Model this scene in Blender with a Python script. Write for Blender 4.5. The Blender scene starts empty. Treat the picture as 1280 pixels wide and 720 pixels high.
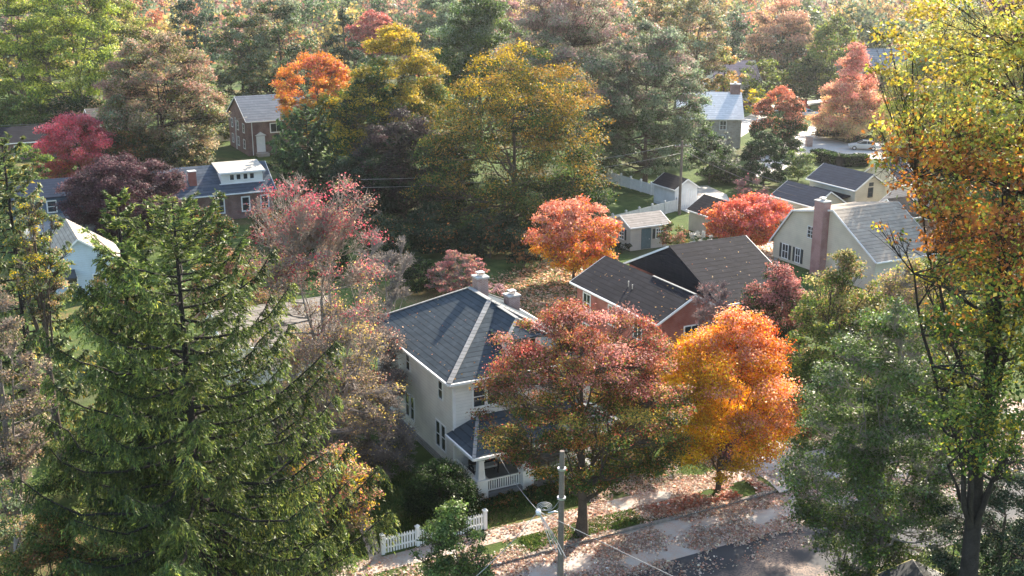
import bpy, bmesh, math, random
import numpy as np
from mathutils import Vector

PI = math.pi
sc = bpy.context.scene
C = sc.collection
random.seed(5)

# ------------------------------------------------------------------ camera geometry
CAM_H, FPX = 29.3, 1424.0
PITCH = math.atan(420 / FPX)
SP, CP = math.sin(PITCH), math.cos(PITCH)

def G(x, y, z=0.0):
    """world point at height z seen at pixel x,y of the 1280x720 photograph"""
    u = (x - 640) / FPX; v = (360 - y) / FPX
    t = (CAM_H - z) / (SP - v * CP)
    return (u * t, t * (CP + v * SP), z)

def zat(Y, y):
    v = (360 - y) / FPX
    return CAM_H + (v * Y * CP - Y * SP) / (CP + v * SP)

def xat(x, Y, z):
    return (x - 640) / FPX * (Y * CP - (z - CAM_H) * SP)

GA = math.radians(27)
AX = (math.cos(GA), math.sin(GA)); BX = (-math.sin(GA), math.cos(GA))
def L(o, s, t, z=0.0):
    return (o[0] + s * AX[0] + t * BX[0], o[1] + s * AX[1] + t * BX[1], z)

# ------------------------------------------------------------------ materials
MATS = {}
def nt(name):
    m = bpy.data.materials.new(name); m.use_nodes = True
    n = m.node_tree.nodes; n.clear()
    out = n.new('ShaderNodeOutputMaterial')
    return m, m.node_tree, out

def N(tree, typ, **kw):
    n = tree.nodes.new(typ)
    for k, v in kw.items():
        if k.startswith('i_'):
            n.inputs[k[2:].replace('_', ' ')].default_value = v
        else:
            setattr(n, k, v)
    return n

def mixc(tree, fac, c1, c2, blend='MIX'):
    n = tree.nodes.new('ShaderNodeMix'); n.data_type = 'RGBA'; n.blend_type = blend
    for idx, val in ((0, fac), (6, c1), (7, c2)):
        if hasattr(val, 'links') or isinstance(val, bpy.types.NodeSocket):
            tree.links.new(val, n.inputs[idx])
        elif idx == 0:
            n.inputs[0].default_value = val
        else:
            n.inputs[idx].default_value = (*val, 1)
    return n.outputs[2]

def ramp(tree, sock, p0, p1):
    n = tree.nodes.new('ShaderNodeMapRange'); n.interpolation_type = 'SMOOTHSTEP'
    tree.links.new(sock, n.inputs['Value'])
    n.inputs['From Min'].default_value = p0; n.inputs['From Max'].default_value = p1
    return n.outputs['Result']

def mathn(tree, op, a, b=None):
    n = tree.nodes.new('ShaderNodeMath'); n.operation = op
    for i, v in enumerate((a, b)):
        if v is None: continue
        if isinstance(v, bpy.types.NodeSocket): tree.links.new(v, n.inputs[i])
        else: n.inputs[i].default_value = v
    return n.outputs[0]

def basic(name, col, rough=.75, var=.18, scale=3.0, fine=25.0, spec=.3, metal=0, bump=0.0):
    """plain surface with blotchy and fine variation"""
    if name in MATS: return MATS[name]
    m, t, out = nt(name)
    co = N(t, 'ShaderNodeTexCoord')
    n1 = N(t, 'ShaderNodeTexNoise', i_Scale=scale, i_Detail=4.0)
    n2 = N(t, 'ShaderNodeTexNoise', i_Scale=fine, i_Detail=3.0)
    t.links.new(co.outputs['Object'], n1.inputs['Vector']); t.links.new(co.outputs['Object'], n2.inputs['Vector'])
    f = mathn(t, 'ADD', mathn(t, 'MULTIPLY', n1.outputs['Fac'], .6), mathn(t, 'MULTIPLY', n2.outputs['Fac'], .4))
    c = mixc(t, ramp(t, f, .3, .7), tuple(x * (1 - var) for x in col), tuple(min(1, x * (1 + var)) for x in col))
    p = N(t, 'ShaderNodeBsdfPrincipled', i_Roughness=rough, i_Metallic=float(metal))
    p.inputs['Specular IOR Level'].default_value = spec
    t.links.new(c, p.inputs['Base Color'])
    if bump:
        b = N(t, 'ShaderNodeBump', i_Strength=bump, i_Distance=.05)
        t.links.new(n2.outputs['Fac'], b.inputs['Height']); t.links.new(b.outputs[0], p.inputs['Normal'])
    t.links.new(p.outputs[0], out.inputs[0])
    MATS[name] = m
    return m

def shingles(name, c1, c2, row=.16, tab=.45, axis='x', rough=.8):
    """courses follow the height of the slope, tabs run along the eave (local x+y)"""
    m, t, out = nt(name)
    co = N(t, 'ShaderNodeTexCoord'); sx = N(t, 'ShaderNodeSeparateXYZ')
    t.links.new(co.outputs['Object'], sx.inputs[0])
    zz = mathn(t, 'DIVIDE', sx.outputs['Z'], row)
    rw = mathn(t, 'FLOOR', zz); fr = mathn(t, 'FRACT', zz)
    u = mathn(t, 'ADD', sx.outputs['X'], sx.outputs['Y'])
    ut = mathn(t, 'ADD', mathn(t, 'DIVIDE', u, tab), mathn(t, 'MULTIPLY', rw, .37))
    cell = N(t, 'ShaderNodeCombineXYZ')
    t.links.new(mathn(t, 'FLOOR', ut), cell.inputs[0]); t.links.new(rw, cell.inputs[1])
    wn = N(t, 'ShaderNodeTexWhiteNoise', noise_dimensions='2D'); t.links.new(cell.outputs[0], wn.inputs[0])
    big = N(t, 'ShaderNodeTexNoise', i_Scale=.6, i_Detail=4.0); t.links.new(co.outputs['Object'], big.inputs['Vector'])
    f = mathn(t, 'ADD', mathn(t, 'MULTIPLY', wn.outputs['Value'], .55), mathn(t, 'MULTIPLY', big.outputs['Fac'], .45))
    c = mixc(t, f, c1, c2)
    edge = mathn(t, 'LESS_THAN', fr, .16)
    c = mixc(t, mathn(t, 'MULTIPLY', edge, .55), c, tuple(x * .35 for x in c1))
    streak = N(t, 'ShaderNodeTexNoise', i_Scale=2.2, i_Detail=5.0)
    mp = N(t, 'ShaderNodeMapping'); mp.inputs['Scale'].default_value = (1, 1, .15)
    t.links.new(co.outputs['Object'], mp.inputs[0]); t.links.new(mp.outputs[0], streak.inputs['Vector'])
    c = mixc(t, mathn(t, 'MULTIPLY', ramp(t, streak.outputs['Fac'], .52, .75), .35), c, tuple(x * 1.5 for x in c2))
    p = N(t, 'ShaderNodeBsdfPrincipled', i_Roughness=.92); p.inputs['Specular IOR Level'].default_value = .08
    t.links.new(c, p.inputs['Base Color'])
    b = N(t, 'ShaderNodeBump', i_Strength=.7, i_Distance=.03)
    t.links.new(mathn(t, 'SUBTRACT', 1.0, fr), b.inputs['Height']); t.links.new(b.outputs[0], p.inputs['Normal'])
    t.links.new(p.outputs[0], out.inputs[0]); MATS[name] = m
    return m

def siding(name, col, row=.16, rough=.6):
    m, t, out = nt(name)
    co = N(t, 'ShaderNodeTexCoord'); sx = N(t, 'ShaderNodeSeparateXYZ'); t.links.new(co.outputs['Object'], sx.inputs[0])
    fr = mathn(t, 'FRACT', mathn(t, 'DIVIDE', sx.outputs['Z'], row))
    n1 = N(t, 'ShaderNodeTexNoise', i_Scale=.8, i_Detail=6.0); t.links.new(co.outputs['Object'], n1.inputs['Vector'])
    c = mixc(t, ramp(t, n1.outputs['Fac'], .35, .7), col, tuple(x * .84 for x in col))
    c = mixc(t, mathn(t, 'MULTIPLY', mathn(t, 'LESS_THAN', fr, .12), .35), c, tuple(x * .5 for x in col))
    p = N(t, 'ShaderNodeBsdfPrincipled', i_Roughness=rough); p.inputs['Specular IOR Level'].default_value = .3
    t.links.new(c, p.inputs['Base Color'])
    b = N(t, 'ShaderNodeBump', i_Strength=.5, i_Distance=.02); t.links.new(fr, b.inputs['Height']); t.links.new(b.outputs[0], p.inputs['Normal'])
    t.links.new(p.outputs[0], out.inputs[0]); MATS[name] = m
    return m

def brick(name, c1, c2, mortar, w=.24, h=.08, stone=False):
    m, t, out = nt(name)
    co = N(t, 'ShaderNodeTexCoord'); sx = N(t, 'ShaderNodeSeparateXYZ'); t.links.new(co.outputs['Object'], sx.inputs[0])
    cb = N(t, 'ShaderNodeCombineXYZ'); t.links.new(mathn(t, 'ADD', sx.outputs['X'], sx.outputs['Y']), cb.inputs[0]); t.links.new(sx.outputs['Z'], cb.inputs[1])
    b = N(t, 'ShaderNodeTexBrick'); t.links.new(cb.outputs[0], b.inputs['Vector'])
    b.inputs['Scale'].default_value = 1.0; b.inputs['Brick Width'].default_value = w; b.inputs['Row Height'].default_value = h
    b.inputs['Mortar Size'].default_value = .012 if not stone else .03; b.inputs['Color1'].default_value = (*c1, 1); b.inputs['Color2'].default_value = (*c2, 1); b.inputs['Mortar'].default_value = (*mortar, 1)
    n1 = N(t, 'ShaderNodeTexNoise', i_Scale=1.1, i_Detail=6.0); t.links.new(co.outputs['Object'], n1.inputs['Vector'])
    c = mixc(t, mathn(t, 'MULTIPLY', ramp(t, n1.outputs['Fac'], .4, .7), .5), b.outputs['Color'], tuple(x * .55 for x in c1))
    p = N(t, 'ShaderNodeBsdfPrincipled', i_Roughness=.85); p.inputs['Specular IOR Level'].default_value = .2
    t.links.new(c, p.inputs['Base Color']); t.links.new(p.outputs[0], out.inputs[0]); MATS[name] = m
    return m

def foliage_mat(name, trans=.42, spec=.35, rough=.5):
    m, t, out = nt(name)
    at = N(t, 'ShaderNodeAttribute', attribute_name='leaf_col')
    p = N(t, 'ShaderNodeBsdfPrincipled', i_Roughness=rough); p.inputs['Specular IOR Level'].default_value = spec
    t.links.new(at.outputs['Color'], p.inputs['Base Color'])
    tr = N(t, 'ShaderNodeBsdfTranslucent')
    hs = N(t, 'ShaderNodeHueSaturation', i_Saturation=1.08, i_Value=1.45); t.links.new(at.outputs['Color'], hs.inputs['Color'])
    t.links.new(hs.outputs[0], tr.inputs['Color'])
    mx = N(t, 'ShaderNodeMixShader'); mx.inputs[0].default_value = trans
    t.links.new(p.outputs[0], mx.inputs[1]); t.links.new(tr.outputs[0], mx.inputs[2]); t.links.new(mx.outputs[0], out.inputs[0])
    MATS[name] = m
    return m

LEAF = foliage_mat('leaf', .40, .16, .55)
GLOSSY_LEAF = foliage_mat('glossy_leaf', .36, .30, .5)
NEEDLE = foliage_mat('needle', .32, .3, .5)
BARK = basic('bark', (.085, .068, .055), .9, .35, 2, 14, .15, bump=.6)
PALE_BARK = basic('pale_bark', (.22, .19, .17), .85, .3, 2, 14, .2)
DARK_BARK = basic('dark_bark', (.035, .03, .028), .9, .35, 2, 14, .15, bump=.6)

# ------------------------------------------------------------------ object helpers
def tag(o, label=None, cat=None, group=None, kind=None):
    if label: o['label'] = label
    if cat: o['category'] = cat
    if group: o['group'] = group
    if kind: o['kind'] = kind
    return o

def empty(name, loc, rz=0.0):
    o = bpy.data.objects.new(name, None); C.objects.link(o)
    o.location = loc; o.rotation_euler = (0, 0, rz); o.empty_display_size = .3
    return o

def link(name, me, mat, parent=None, loc=None, rz=0.0):
    o = bpy.data.objects.new(name, me); C.objects.link(o)
    if mat is not None: me.materials.append(mat)
    if parent: o.parent = parent
    if loc: o.location = loc
    if rz: o.rotation_euler = (0, 0, rz)
    return o

class MB:
    def __init__(s): s.v = []; s.f = []
    def poly(s, pts):
        k = len(s.v); s.v += [tuple(p) for p in pts]; s.f.append(tuple(range(k, k + len(pts))))
    def box(s, x0, x1, y0, y1, z0, z1):
        k = len(s.v)
        s.v += [(x0, y0, z0), (x1, y0, z0), (x1, y1, z0), (x0, y1, z0), (x0, y0, z1), (x1, y0, z1), (x1, y1, z1), (x0, y1, z1)]
        s.f += [(k, k+3, k+2, k+1), (k+4, k+5, k+6, k+7), (k, k+1, k+5, k+4), (k+1, k+2, k+6, k+5), (k+2, k+3, k+7, k+6), (k+3, k, k+4, k+7)]
    def slab(s, pts, th):
        """a flat polygon (top face given counter-clockwise) given thickness downwards"""
        k = len(s.v); n = len(pts)
        s.v += [tuple(p) for p in pts] + [(p[0], p[1], p[2] - th) for p in pts]
        s.f.append(tuple(range(k, k + n))); s.f.append(tuple(range(k + 2 * n - 1, k + n - 1, -1)))
        for i in range(n):
            j = (i + 1) % n
            s.f.append((k + i, k + n + i, k + n + j, k + j))
    def bar(s, p, q, w, h=None):
        """rectangular bar from p to q"""
        h = h or w
        p, q = Vector(p), Vector(q); d = (q - p).normalized()
        up = Vector((0, 0, 1)) if abs(d.z) < .95 else Vector((1, 0, 0))
        x = d.cross(up).normalized() * (w / 2); y = x.cross(d).normalized() * (h / 2)
        k = len(s.v)
        for c in (p, q):
            s.v += [tuple(c + x + y), tuple(c - x + y), tuple(c - x - y), tuple(c + x - y)]
        s.f += [(k, k+1, k+2, k+3), (k+7, k+6, k+5, k+4)] + [(k+i, k+4+i, k+4+(i+1) % 4, k+(i+1) % 4) for i in range(4)]
    def tube(s, pts, rads, n=8, cap=True):
        k = len(s.v); pts = [Vector(p) for p in pts]
        for i, p in enumerate(pts):
            d = (pts[min(i+1, len(pts)-1)] - pts[max(i-1, 0)]).normalized()
            up = Vector((0, 0, 1)) if abs(d.z) < .9 else Vector((1, 0, 0))
            x = d.cross(up).normalized(); y = x.cross(d)
            r = rads[i] if hasattr(rads, '__len__') else rads
            for a in range(n):
                an = 2 * PI * a / n
                s.v.append(tuple(p + x * (r * math.cos(an)) + y * (r * math.sin(an))))
        for i in range(len(pts) - 1):
            for a in range(n):
                s.f.append((k+i*n+a, k+i*n+(a+1) % n, k+(i+1)*n+(a+1) % n, k+(i+1)*n+a))
        if cap:
            s.f.append(tuple(k+a for a in reversed(range(n)))); s.f.append(tuple(k+(len(pts)-1)*n+a for a in range(n)))
    def build(s, name, mat, parent=None, loc=None, rz=0.0, smooth=False, fix=True):
        me = bpy.data.meshes.new(name); me.from_pydata(s.v, [], s.f); me.update()
        if fix:
            bm = bmesh.new(); bm.from_mesh(me); bmesh.ops.recalc_face_normals(bm, faces=bm.faces); bm.to_mesh(me); bm.free()
        if smooth: me.polygons.foreach_set('use_smooth', [True] * len(me.polygons))
        return link(name, me, mat, parent, loc, rz)

# ------------------------------------------------------------------ fast foliage
def quad_mesh(name, V, col=None):
    """V (n,4,3) quads with one colour per quad"""
    n = len(V); me = bpy.data.meshes.new(name)
    me.vertices.add(n * 4); me.vertices.foreach_set('co', V.astype(np.float32).ravel())
    me.loops.add(n * 4); me.loops.foreach_set('vertex_index', np.arange(n * 4, dtype=np.int32))
    me.polygons.add(n); me.polygons.foreach_set('loop_start', np.arange(0, n * 4, 4, dtype=np.int32))
    me.polygons.foreach_set('loop_total', np.full(n, 4, dtype=np.int32))
    if col is not None:
        at = me.attributes.new('leaf_col', 'FLOAT_COLOR', 'FACE')
        c = np.ones((n, 4), np.float32); c[:, :3] = col
        at.data.foreach_set('color', c.ravel())
    me.update(calc_edges=True)
    return me

def indexed_mesh(name, V, F):
    me = bpy.data.meshes.new(name); n = len(F)
    me.vertices.add(len(V)); me.vertices.foreach_set('co', V.astype(np.float32).ravel())
    me.loops.add(n * 4); me.loops.foreach_set('vertex_index', F.astype(np.int32).ravel())
    me.polygons.add(n); me.polygons.foreach_set('loop_start', np.arange(0, n * 4, 4, dtype=np.int32))
    me.polygons.foreach_set('loop_total', np.full(n, 4, dtype=np.int32))
    me.update(calc_edges=True)
    me.polygons.foreach_set('use_smooth', [True] * n)
    return me

def unit(v):
    return v / np.maximum(np.linalg.norm(v, axis=-1, keepdims=True), 1e-9)

def diamonds(Cn, nrm, size, rng, aspect=.62, along=None):
    """leaf-shaped rhombi"""
    n = len(Cn)
    r = rng.normal(size=(n, 3)) if along is None else along
    tx = unit(np.cross(nrm, r)) if along is None else unit(along)
    ty = unit(np.cross(nrm, tx))
    sz = np.broadcast_to(size, (n,))[:, None]
    a = tx * sz * .5; b = ty * sz * .5 * aspect
    off = nrm * sz * .10
    return np.stack([Cn - a, Cn - b + off, Cn + a, Cn + b + off], 1)

def batch_tubes(Ps, Rs, sides):
    """Ps (n,k,3), Rs (n,k) -> verts, quads"""
    n, k, _ = Ps.shape
    d = np.empty_like(Ps); d[:, 1:-1] = Ps[:, 2:] - Ps[:, :-2]; d[:, 0] = Ps[:, 1] - Ps[:, 0]; d[:, -1] = Ps[:, -1] - Ps[:, -2]
    d = unit(d); ref = np.zeros_like(d); ref[..., 0] = .3; ref[..., 1] = 1.0
    x = unit(np.cross(d, ref)); y = np.cross(d, x)
    an = np.arange(sides) * 2 * PI / sides
    V = Ps[:, :, None] + Rs[:, :, None, None] * (x[:, :, None] * np.cos(an)[None, None, :, None] + y[:, :, None] * np.sin(an)[None, None, :, None])
    idx = np.arange(n * k * sides).reshape(n, k, sides)
    a = idx[:, :-1]; b = np.roll(a, -1, 2); c = idx[:, 1:]; e = np.roll(c, -1, 2)
    F = np.stack([a, b, e, c], -1).reshape(-1, 4)
    return V.reshape(-1, 3), F

def bez(p0, p1, p2, k):
    t = np.linspace(0, 1, k)[None, :, None]
    return p0[:, None] * (1 - t) ** 2 + p1[:, None] * 2 * t * (1 - t) + p2[:, None] * t ** 2

def join_tubes(parts):
    vs, fs, o = [], [], 0
    for V, F in parts:
        vs.append(V); fs.append(F + o); o += len(V)
    return np.concatenate(vs), np.concatenate(fs)

PROF = {
    'round': lambda h: np.sqrt(np.clip(1 - (2 * h - 1) ** 2, 0, 1)) * .94 + .06,
    'dome': lambda h: np.clip(np.sqrt(np.clip(1 - h ** 2.4, 0, 1)) * (.72 + .28 * np.clip(h * 3, 0, 1)), .05, 1),
    'oval': lambda h: np.clip(np.sin(PI * np.clip(h * .9 + .08, 0, 1)) ** .7, .05, 1),
    'vase': lambda h: np.clip(.35 + .75 * h ** .8, 0, 1) * np.sqrt(np.clip(1 - np.clip(h - .72, 0, 1) ** 2 / .09, 0.03, 1)),
    'cone': lambda h: np.clip((1 - h) ** .85 * .95 + .05, .04, 1) * np.clip(.6 + h * 4, 0, 1),
    'bush': lambda h: np.sqrt(np.clip(1 - (h * .98) ** 2, 0.02, 1)),
}

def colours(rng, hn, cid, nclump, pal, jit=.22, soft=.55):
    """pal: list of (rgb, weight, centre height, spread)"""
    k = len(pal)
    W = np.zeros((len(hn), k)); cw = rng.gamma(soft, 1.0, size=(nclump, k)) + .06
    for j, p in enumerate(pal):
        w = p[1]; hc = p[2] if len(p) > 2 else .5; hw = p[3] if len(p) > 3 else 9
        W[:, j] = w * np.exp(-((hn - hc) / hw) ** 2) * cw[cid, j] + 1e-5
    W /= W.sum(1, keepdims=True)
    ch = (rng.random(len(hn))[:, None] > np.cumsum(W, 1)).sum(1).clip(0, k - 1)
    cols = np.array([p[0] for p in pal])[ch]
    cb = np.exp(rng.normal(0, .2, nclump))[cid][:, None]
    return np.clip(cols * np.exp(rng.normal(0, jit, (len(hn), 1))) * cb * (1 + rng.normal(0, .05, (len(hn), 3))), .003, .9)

NQ = [0]
def tree(name, label, cat, X, Y, H, R, zb, pal, style='round', leaf=.15, dens=1.0, clumps=70, cr=.26, seed=1,
         trunk_r=None, lean=(0, 0), extra=None, twigs=6, bark=None, mat=None, group=None, z0=0.0, limbs=9, shell=.6,
         ecc=1.0, tw=1.0, flat=.8, lump=.16, jit=.22, maxn=150000, hollow=.35, trunk=True, droop=0.0, soft=.55, cgrad=None, lr=.5):
    rng = np.random.default_rng(seed)
    root = empty(name, (X, Y, z0)); tag(root, label, cat, group)
    prof = PROF[style]
    if clumps >= 60: clumps = int(clumps * 1.6); cr *= .8
    # clump centres
    hs = rng.random(clumps * 6); keep = rng.random(clumps * 6) < prof(hs) ** 1.3
    hs = hs[keep][:clumps]
    while len(hs) < clumps: hs = np.append(hs, rng.random())
    az = rng.random(clumps) * 2 * PI
    lumps = 1 + lump * (np.sin(az * 2 + rng.random() * 6) * .5 + np.sin(az * 3 + hs * 7 + rng.random() * 6) * .5 + rng.normal(0, .35, clumps))
    rho = 1 - (1 - hollow) * rng.random(clumps) ** (1 + shell * 2)
    crad = cr * R * (.55 + .65 * rng.random(clumps))
    rr = np.maximum(prof(hs) * R * lumps * rho - crad * .45, .0)
    cc = np.stack([rr * np.cos(az) + lean[0] * hs, rr * np.sin(az) * ecc + lean[1] * hs, zb + crad * .35 + hs * (H - zb - crad * .75)], 1)
    if extra is not None:
        ex = np.array(extra, float); cc = np.concatenate([cc, ex[:, :3] - np.array([X, Y, z0])]); crad = np.append(crad, ex[:, 3]); clumps = len(cc)
    # leaves
    vol = crad ** 2; share = vol / vol.sum()
    area = (4 * PI * vol).sum() * .55
    n = int(min(maxn, dens * area / (leaf * leaf * .31) * .62))
    cid = rng.choice(clumps, n, p=share)
    d = unit(rng.normal(size=(n, 3))); d[:, 2] = np.where(d[:, 2] < -.3, -d[:, 2] * rng.random(n), d[:, 2])
    rad = crad[cid] * (1 - .6 * rng.random(n) ** 2) * (1 + .22 * rng.normal(size=n).clip(-1, 2))
    P = cc[cid] + d * rad[:, None] * np.array([1, 1, flat])
    if droop: P[:, 2] -= droop * rng.random(n) ** 2
    ok = P[:, 2] > -.02; P = P[ok]; cid = cid[ok]; d = d[ok]; n = len(P)
    nrm = unit(rng.normal(size=(n, 3)) * .75 + .95 * d + np.array([0, 0, .4]))
    V = diamonds(P, nrm, leaf * (.65 + .7 * rng.random(n)), rng)
    hn = np.clip((P[:, 2] - zb) / max(H - zb, .1), 0, 1)
    if cgrad: hn = np.clip(.5 + (P[:, 0] * cgrad[0] + P[:, 1] * cgrad[1]) / (2 * R) + (hn - .5) * cgrad[2], 0, 1)
    me = quad_mesh('crown', V, colours(rng, hn, cid, clumps, pal, jit, soft)); NQ[0] += n
    link('crown', me, mat or LEAF, root)
    if not trunk: return root
    # wood
    tr = trunk_r or max(.06, H * .016)
    top = zb + (H - zb) * (.62 if style != 'cone' else .93)
    k = 9; tt = np.linspace(0, 1, k)
    wob = rng.normal(0, .012 * H, (k, 2)); wob[0] = 0; wob = np.cumsum(wob, 0) * .35
    tp = np.stack([wob[:, 0] + lean[0] * tt * .7, wob[:, 1] + lean[1] * tt * .7, tt * top - .15], 1)
    flare = 1 + .5 * np.exp(-tt * 14)
    trr = tr * (1 - .72 * tt) * flare
    parts = [batch_tubes(tp[None], trr[None], 9)]
    sel = rng.permutation(clumps)[:limbs]
    tgt = cc[sel] * np.array([.72, .72, 1]) + np.array([0, 0, -.06 * H])
    fr = np.clip(((tgt[:, 2] - zb * .6) / (H - zb * .6)) * .75 + .05, .15, .95); fr = np.maximum(fr * 1.0, zb * .75 / max(top, .1)).clip(0, .96)
    st = np.stack([np.interp(fr, tt, tp[:, i]) for i in range(3)], 1)
    st[:, 2] = np.minimum(st[:, 2], tgt[:, 2] - .1 * R)
    st[:, 2] = np.maximum(st[:, 2], .25)
    r0 = np.interp(fr, tt, trr) * (lr + .15 * rng.random(len(sel)))
    mid = st * .45 + tgt * .55; mid[:, 2] = st[:, 2] * .6 + tgt[:, 2] * .4 + rng.normal(0, .04 * R, len(sel)); mid[:, :2] += rng.normal(0, .1 * R, (len(sel), 2))
    LP = bez(st, mid, tgt, 9); LP[:, 1:-1] += rng.normal(0, .015 * R, LP[:, 1:-1].shape)
    LR = r0[:, None] * np.linspace(1, .28, 9)[None]
    parts.append(batch_tubes(LP, LR, 6))
    # a branch to every clump
    nodes = np.concatenate([LP[:, 2:].reshape(-1, 3), tp[4:]]); nr = np.concatenate([LR[:, 2:].ravel(), trr[4:] * .5])
    D = np.linalg.norm(cc[:, None] - nodes[None], axis=2) + np.where(nodes[None, :, 2] > cc[:, None, 2], 1.5, 0) * .3 * R
    j = D.argmin(1); s0 = nodes[j]
    m2 = (s0 + cc) / 2; m2[:, 2] -= .06 * R; m2 += rng.normal(0, .05 * R, m2.shape)
    BP = bez(s0, m2, cc, 6)
    BR = np.minimum(nr[j], .05 * tw + tr * .16)[:, None] * np.linspace(1, .4, 6)[None]
    parts.append(batch_tubes(BP, BR, 5))
    if twigs:
        ci = np.repeat(np.arange(clumps), twigs)
        dd = unit(rng.normal(size=(len(ci), 3)) + np.array([0, 0, .5]))
        e = cc[ci] + dd * crad[ci][:, None] * np.array([1.05, 1.05, flat * 1.1]) * (.7 + .5 * rng.random((len(ci), 1)))
        q = BP[ci, rng.integers(2, 6, len(ci))]
        mm = (q + e) / 2 + rng.normal(0, .12, e.shape) * crad[ci][:, None]
        TP = bez(q, mm, e, 4); TR = np.full((len(ci), 4), .012 * tw) * np.linspace(1.3, .5, 4)
        parts.append(batch_tubes(TP, TR, 3))
        if twigs > 8:      # second order twigs
            c2 = np.repeat(np.arange(len(ci)), 3); q2 = TP[c2, rng.integers(1, 3, len(c2))]
            e2 = q2 + unit(rng.normal(size=(len(c2), 3)) + np.array([0, 0, .45]) + .7 * dd[c2]) * crad[ci][c2][:, None] * .45
            TP2 = np.stack([q2, (q2 + e2) / 2 + rng.normal(0, .03, e2.shape) * R * .2, e2], 1)
            parts.append(batch_tubes(TP2, np.full((len(c2), 3), .009 * tw) * np.array([1, .8, .4]), 3))
    V, F = join_tubes(parts)
    V[:, 2] = np.maximum(V[:, 2], -.3)
    link('trunk', indexed_mesh('trunk', V, F), bark or BARK, root)
    return root

def spruce(name, label, X, Y, H, R, seed, pal, zlow=.6, limbs=120, per=60, seg=9, needle=.30, hang=1.0, group=None, pw=.8, up=.35, lean=0.0, cat='spruce tree', width=.22, mat=None, thick=.05):
    rng = np.random.default_rng(seed)
    root = empty(name, (X, Y, 0)); tag(root, label, cat, group)
    hf = (np.arange(limbs) + rng.random(limbs)) / limbs
    hf = hf ** 1.15
    z = zlow + hf * (H - zlow) * .985
    az = np.arange(limbs) * 2.39996 + rng.normal(0, .25, limbs)
    ln = R * (1 - hf) ** pw * (.72 + .42 * rng.random(limbs)) + .25
    d = np.stack([np.cos(az), np.sin(az), np.zeros(limbs)], 1)
    k = 9; t = np.linspace(0, 1, k)
    # limb path: dips in the middle, tips sweep up
    zz = ln[:, None] * ((-.42 * (1 - hf) + .3 * hf)[:, None] * t[None] ** 1.1 + up * t[None] ** 3.2)
    LP = d[:, None] * ln[:, None, None] * t[None, :, None]; LP[..., 2] = z[:, None] + zz
    LP[..., :2] += rng.normal(0, .03, (limbs, k, 2)) * ln[:, None, None] * t[None, :, None]
    LP[..., 0] += lean * (LP[..., 2] / H)
    parts = [batch_tubes(LP, (.018 + .012 * ln)[:, None] * np.linspace(1, .25, k)[None], 5)]
    th = np.linspace(0, 1, 12); tp = np.stack([lean * th, 0 * th, th * H - .1], 1)
    parts.append(batch_tubes(tp[None], (H * .0145 * (1.03 - th) ** .9 + .015)[None], 9))
    # branchlets
    cnt = np.maximum(6, (per * (ln / R) ** 1.1).astype(int)); li = np.repeat(np.arange(limbs), cnt); nb = len(li)
    f = .12 + .9 * rng.random(nb) ** .8; f = f.clip(0, 1)
    x = f * (k - 1); i0 = np.floor(x).astype(int).clip(0, k - 2); w = (x - i0)[:, None]
    base = LP[li, i0] * (1 - w) + LP[li, i0 + 1] * w
    side = np.stack([-d[li, 1], d[li, 0], np.zeros(nb)], 1) * rng.choice([-1, 1], nb)[:, None]
    small = (.35 + .65 * (ln[li] / R)) * hang * (1.15 - .55 * f)
    sl = .35 + .75 * rng.random(nb)
    bl = small * sl
    out = d[li]
    sp = side * (.75 * bl * (.2 + .9 * rng.random(nb)))[:, None] + out * (.35 * bl)[:, None]
    dn = np.zeros((nb, 3)); dn[:, 2] = -bl * (.35 + .75 * rng.random(nb)) * (1.0 - .75 * hf[li])
    dn[:, 2] += (hf[li] > .8) * bl * .35
    tt = np.linspace(.08, 1, seg)[None, :, None]
    BP = base[:, None] + sp[:, None] * tt ** .75 + dn[:, None] * tt ** 1.5
    P = BP.reshape(-1, 3) + rng.normal(0, .035, (nb * seg, 3))
    dr = (sp + dn * 1.4)[:, None] + 0 * BP
    al = unit(dr.reshape(-1, 3)) + rng.normal(0, .42, (nb * seg, 3))
    al = unit(al)
    nn = unit(np.cross(al, rng.normal(size=al.shape)))
    sz = needle * (.7 + .6 * rng.random(len(P)))
    V = diamonds(P, nn, sz, rng, aspect=width, along=al)
    hn = np.clip(P[:, 2] / H, 0, 1)
    tip = np.tile(np.linspace(0, 1, seg), nb)
    cid = np.repeat(li, seg)
    col = colours(rng, hn, cid, limbs, pal, .25, 1.2)
    col = col * (1 + .55 * (tip[:, None] > .72) * np.array([1.15, 1.0, .45]))     # younger needles at the ends are yellower
    ok = P[:, 2] > 0.0
    link('crown', quad_mesh('crown', V[ok], col[ok]), mat or NEEDLE, root); NQ[0] += int(ok.sum())
    Vt, Ft = join_tubes(parts); Vt[:, 2] = np.maximum(Vt[:, 2], -.2)
    link('trunk', indexed_mesh('trunk', Vt, Ft), DARK_BARK, root)
    return root

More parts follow.
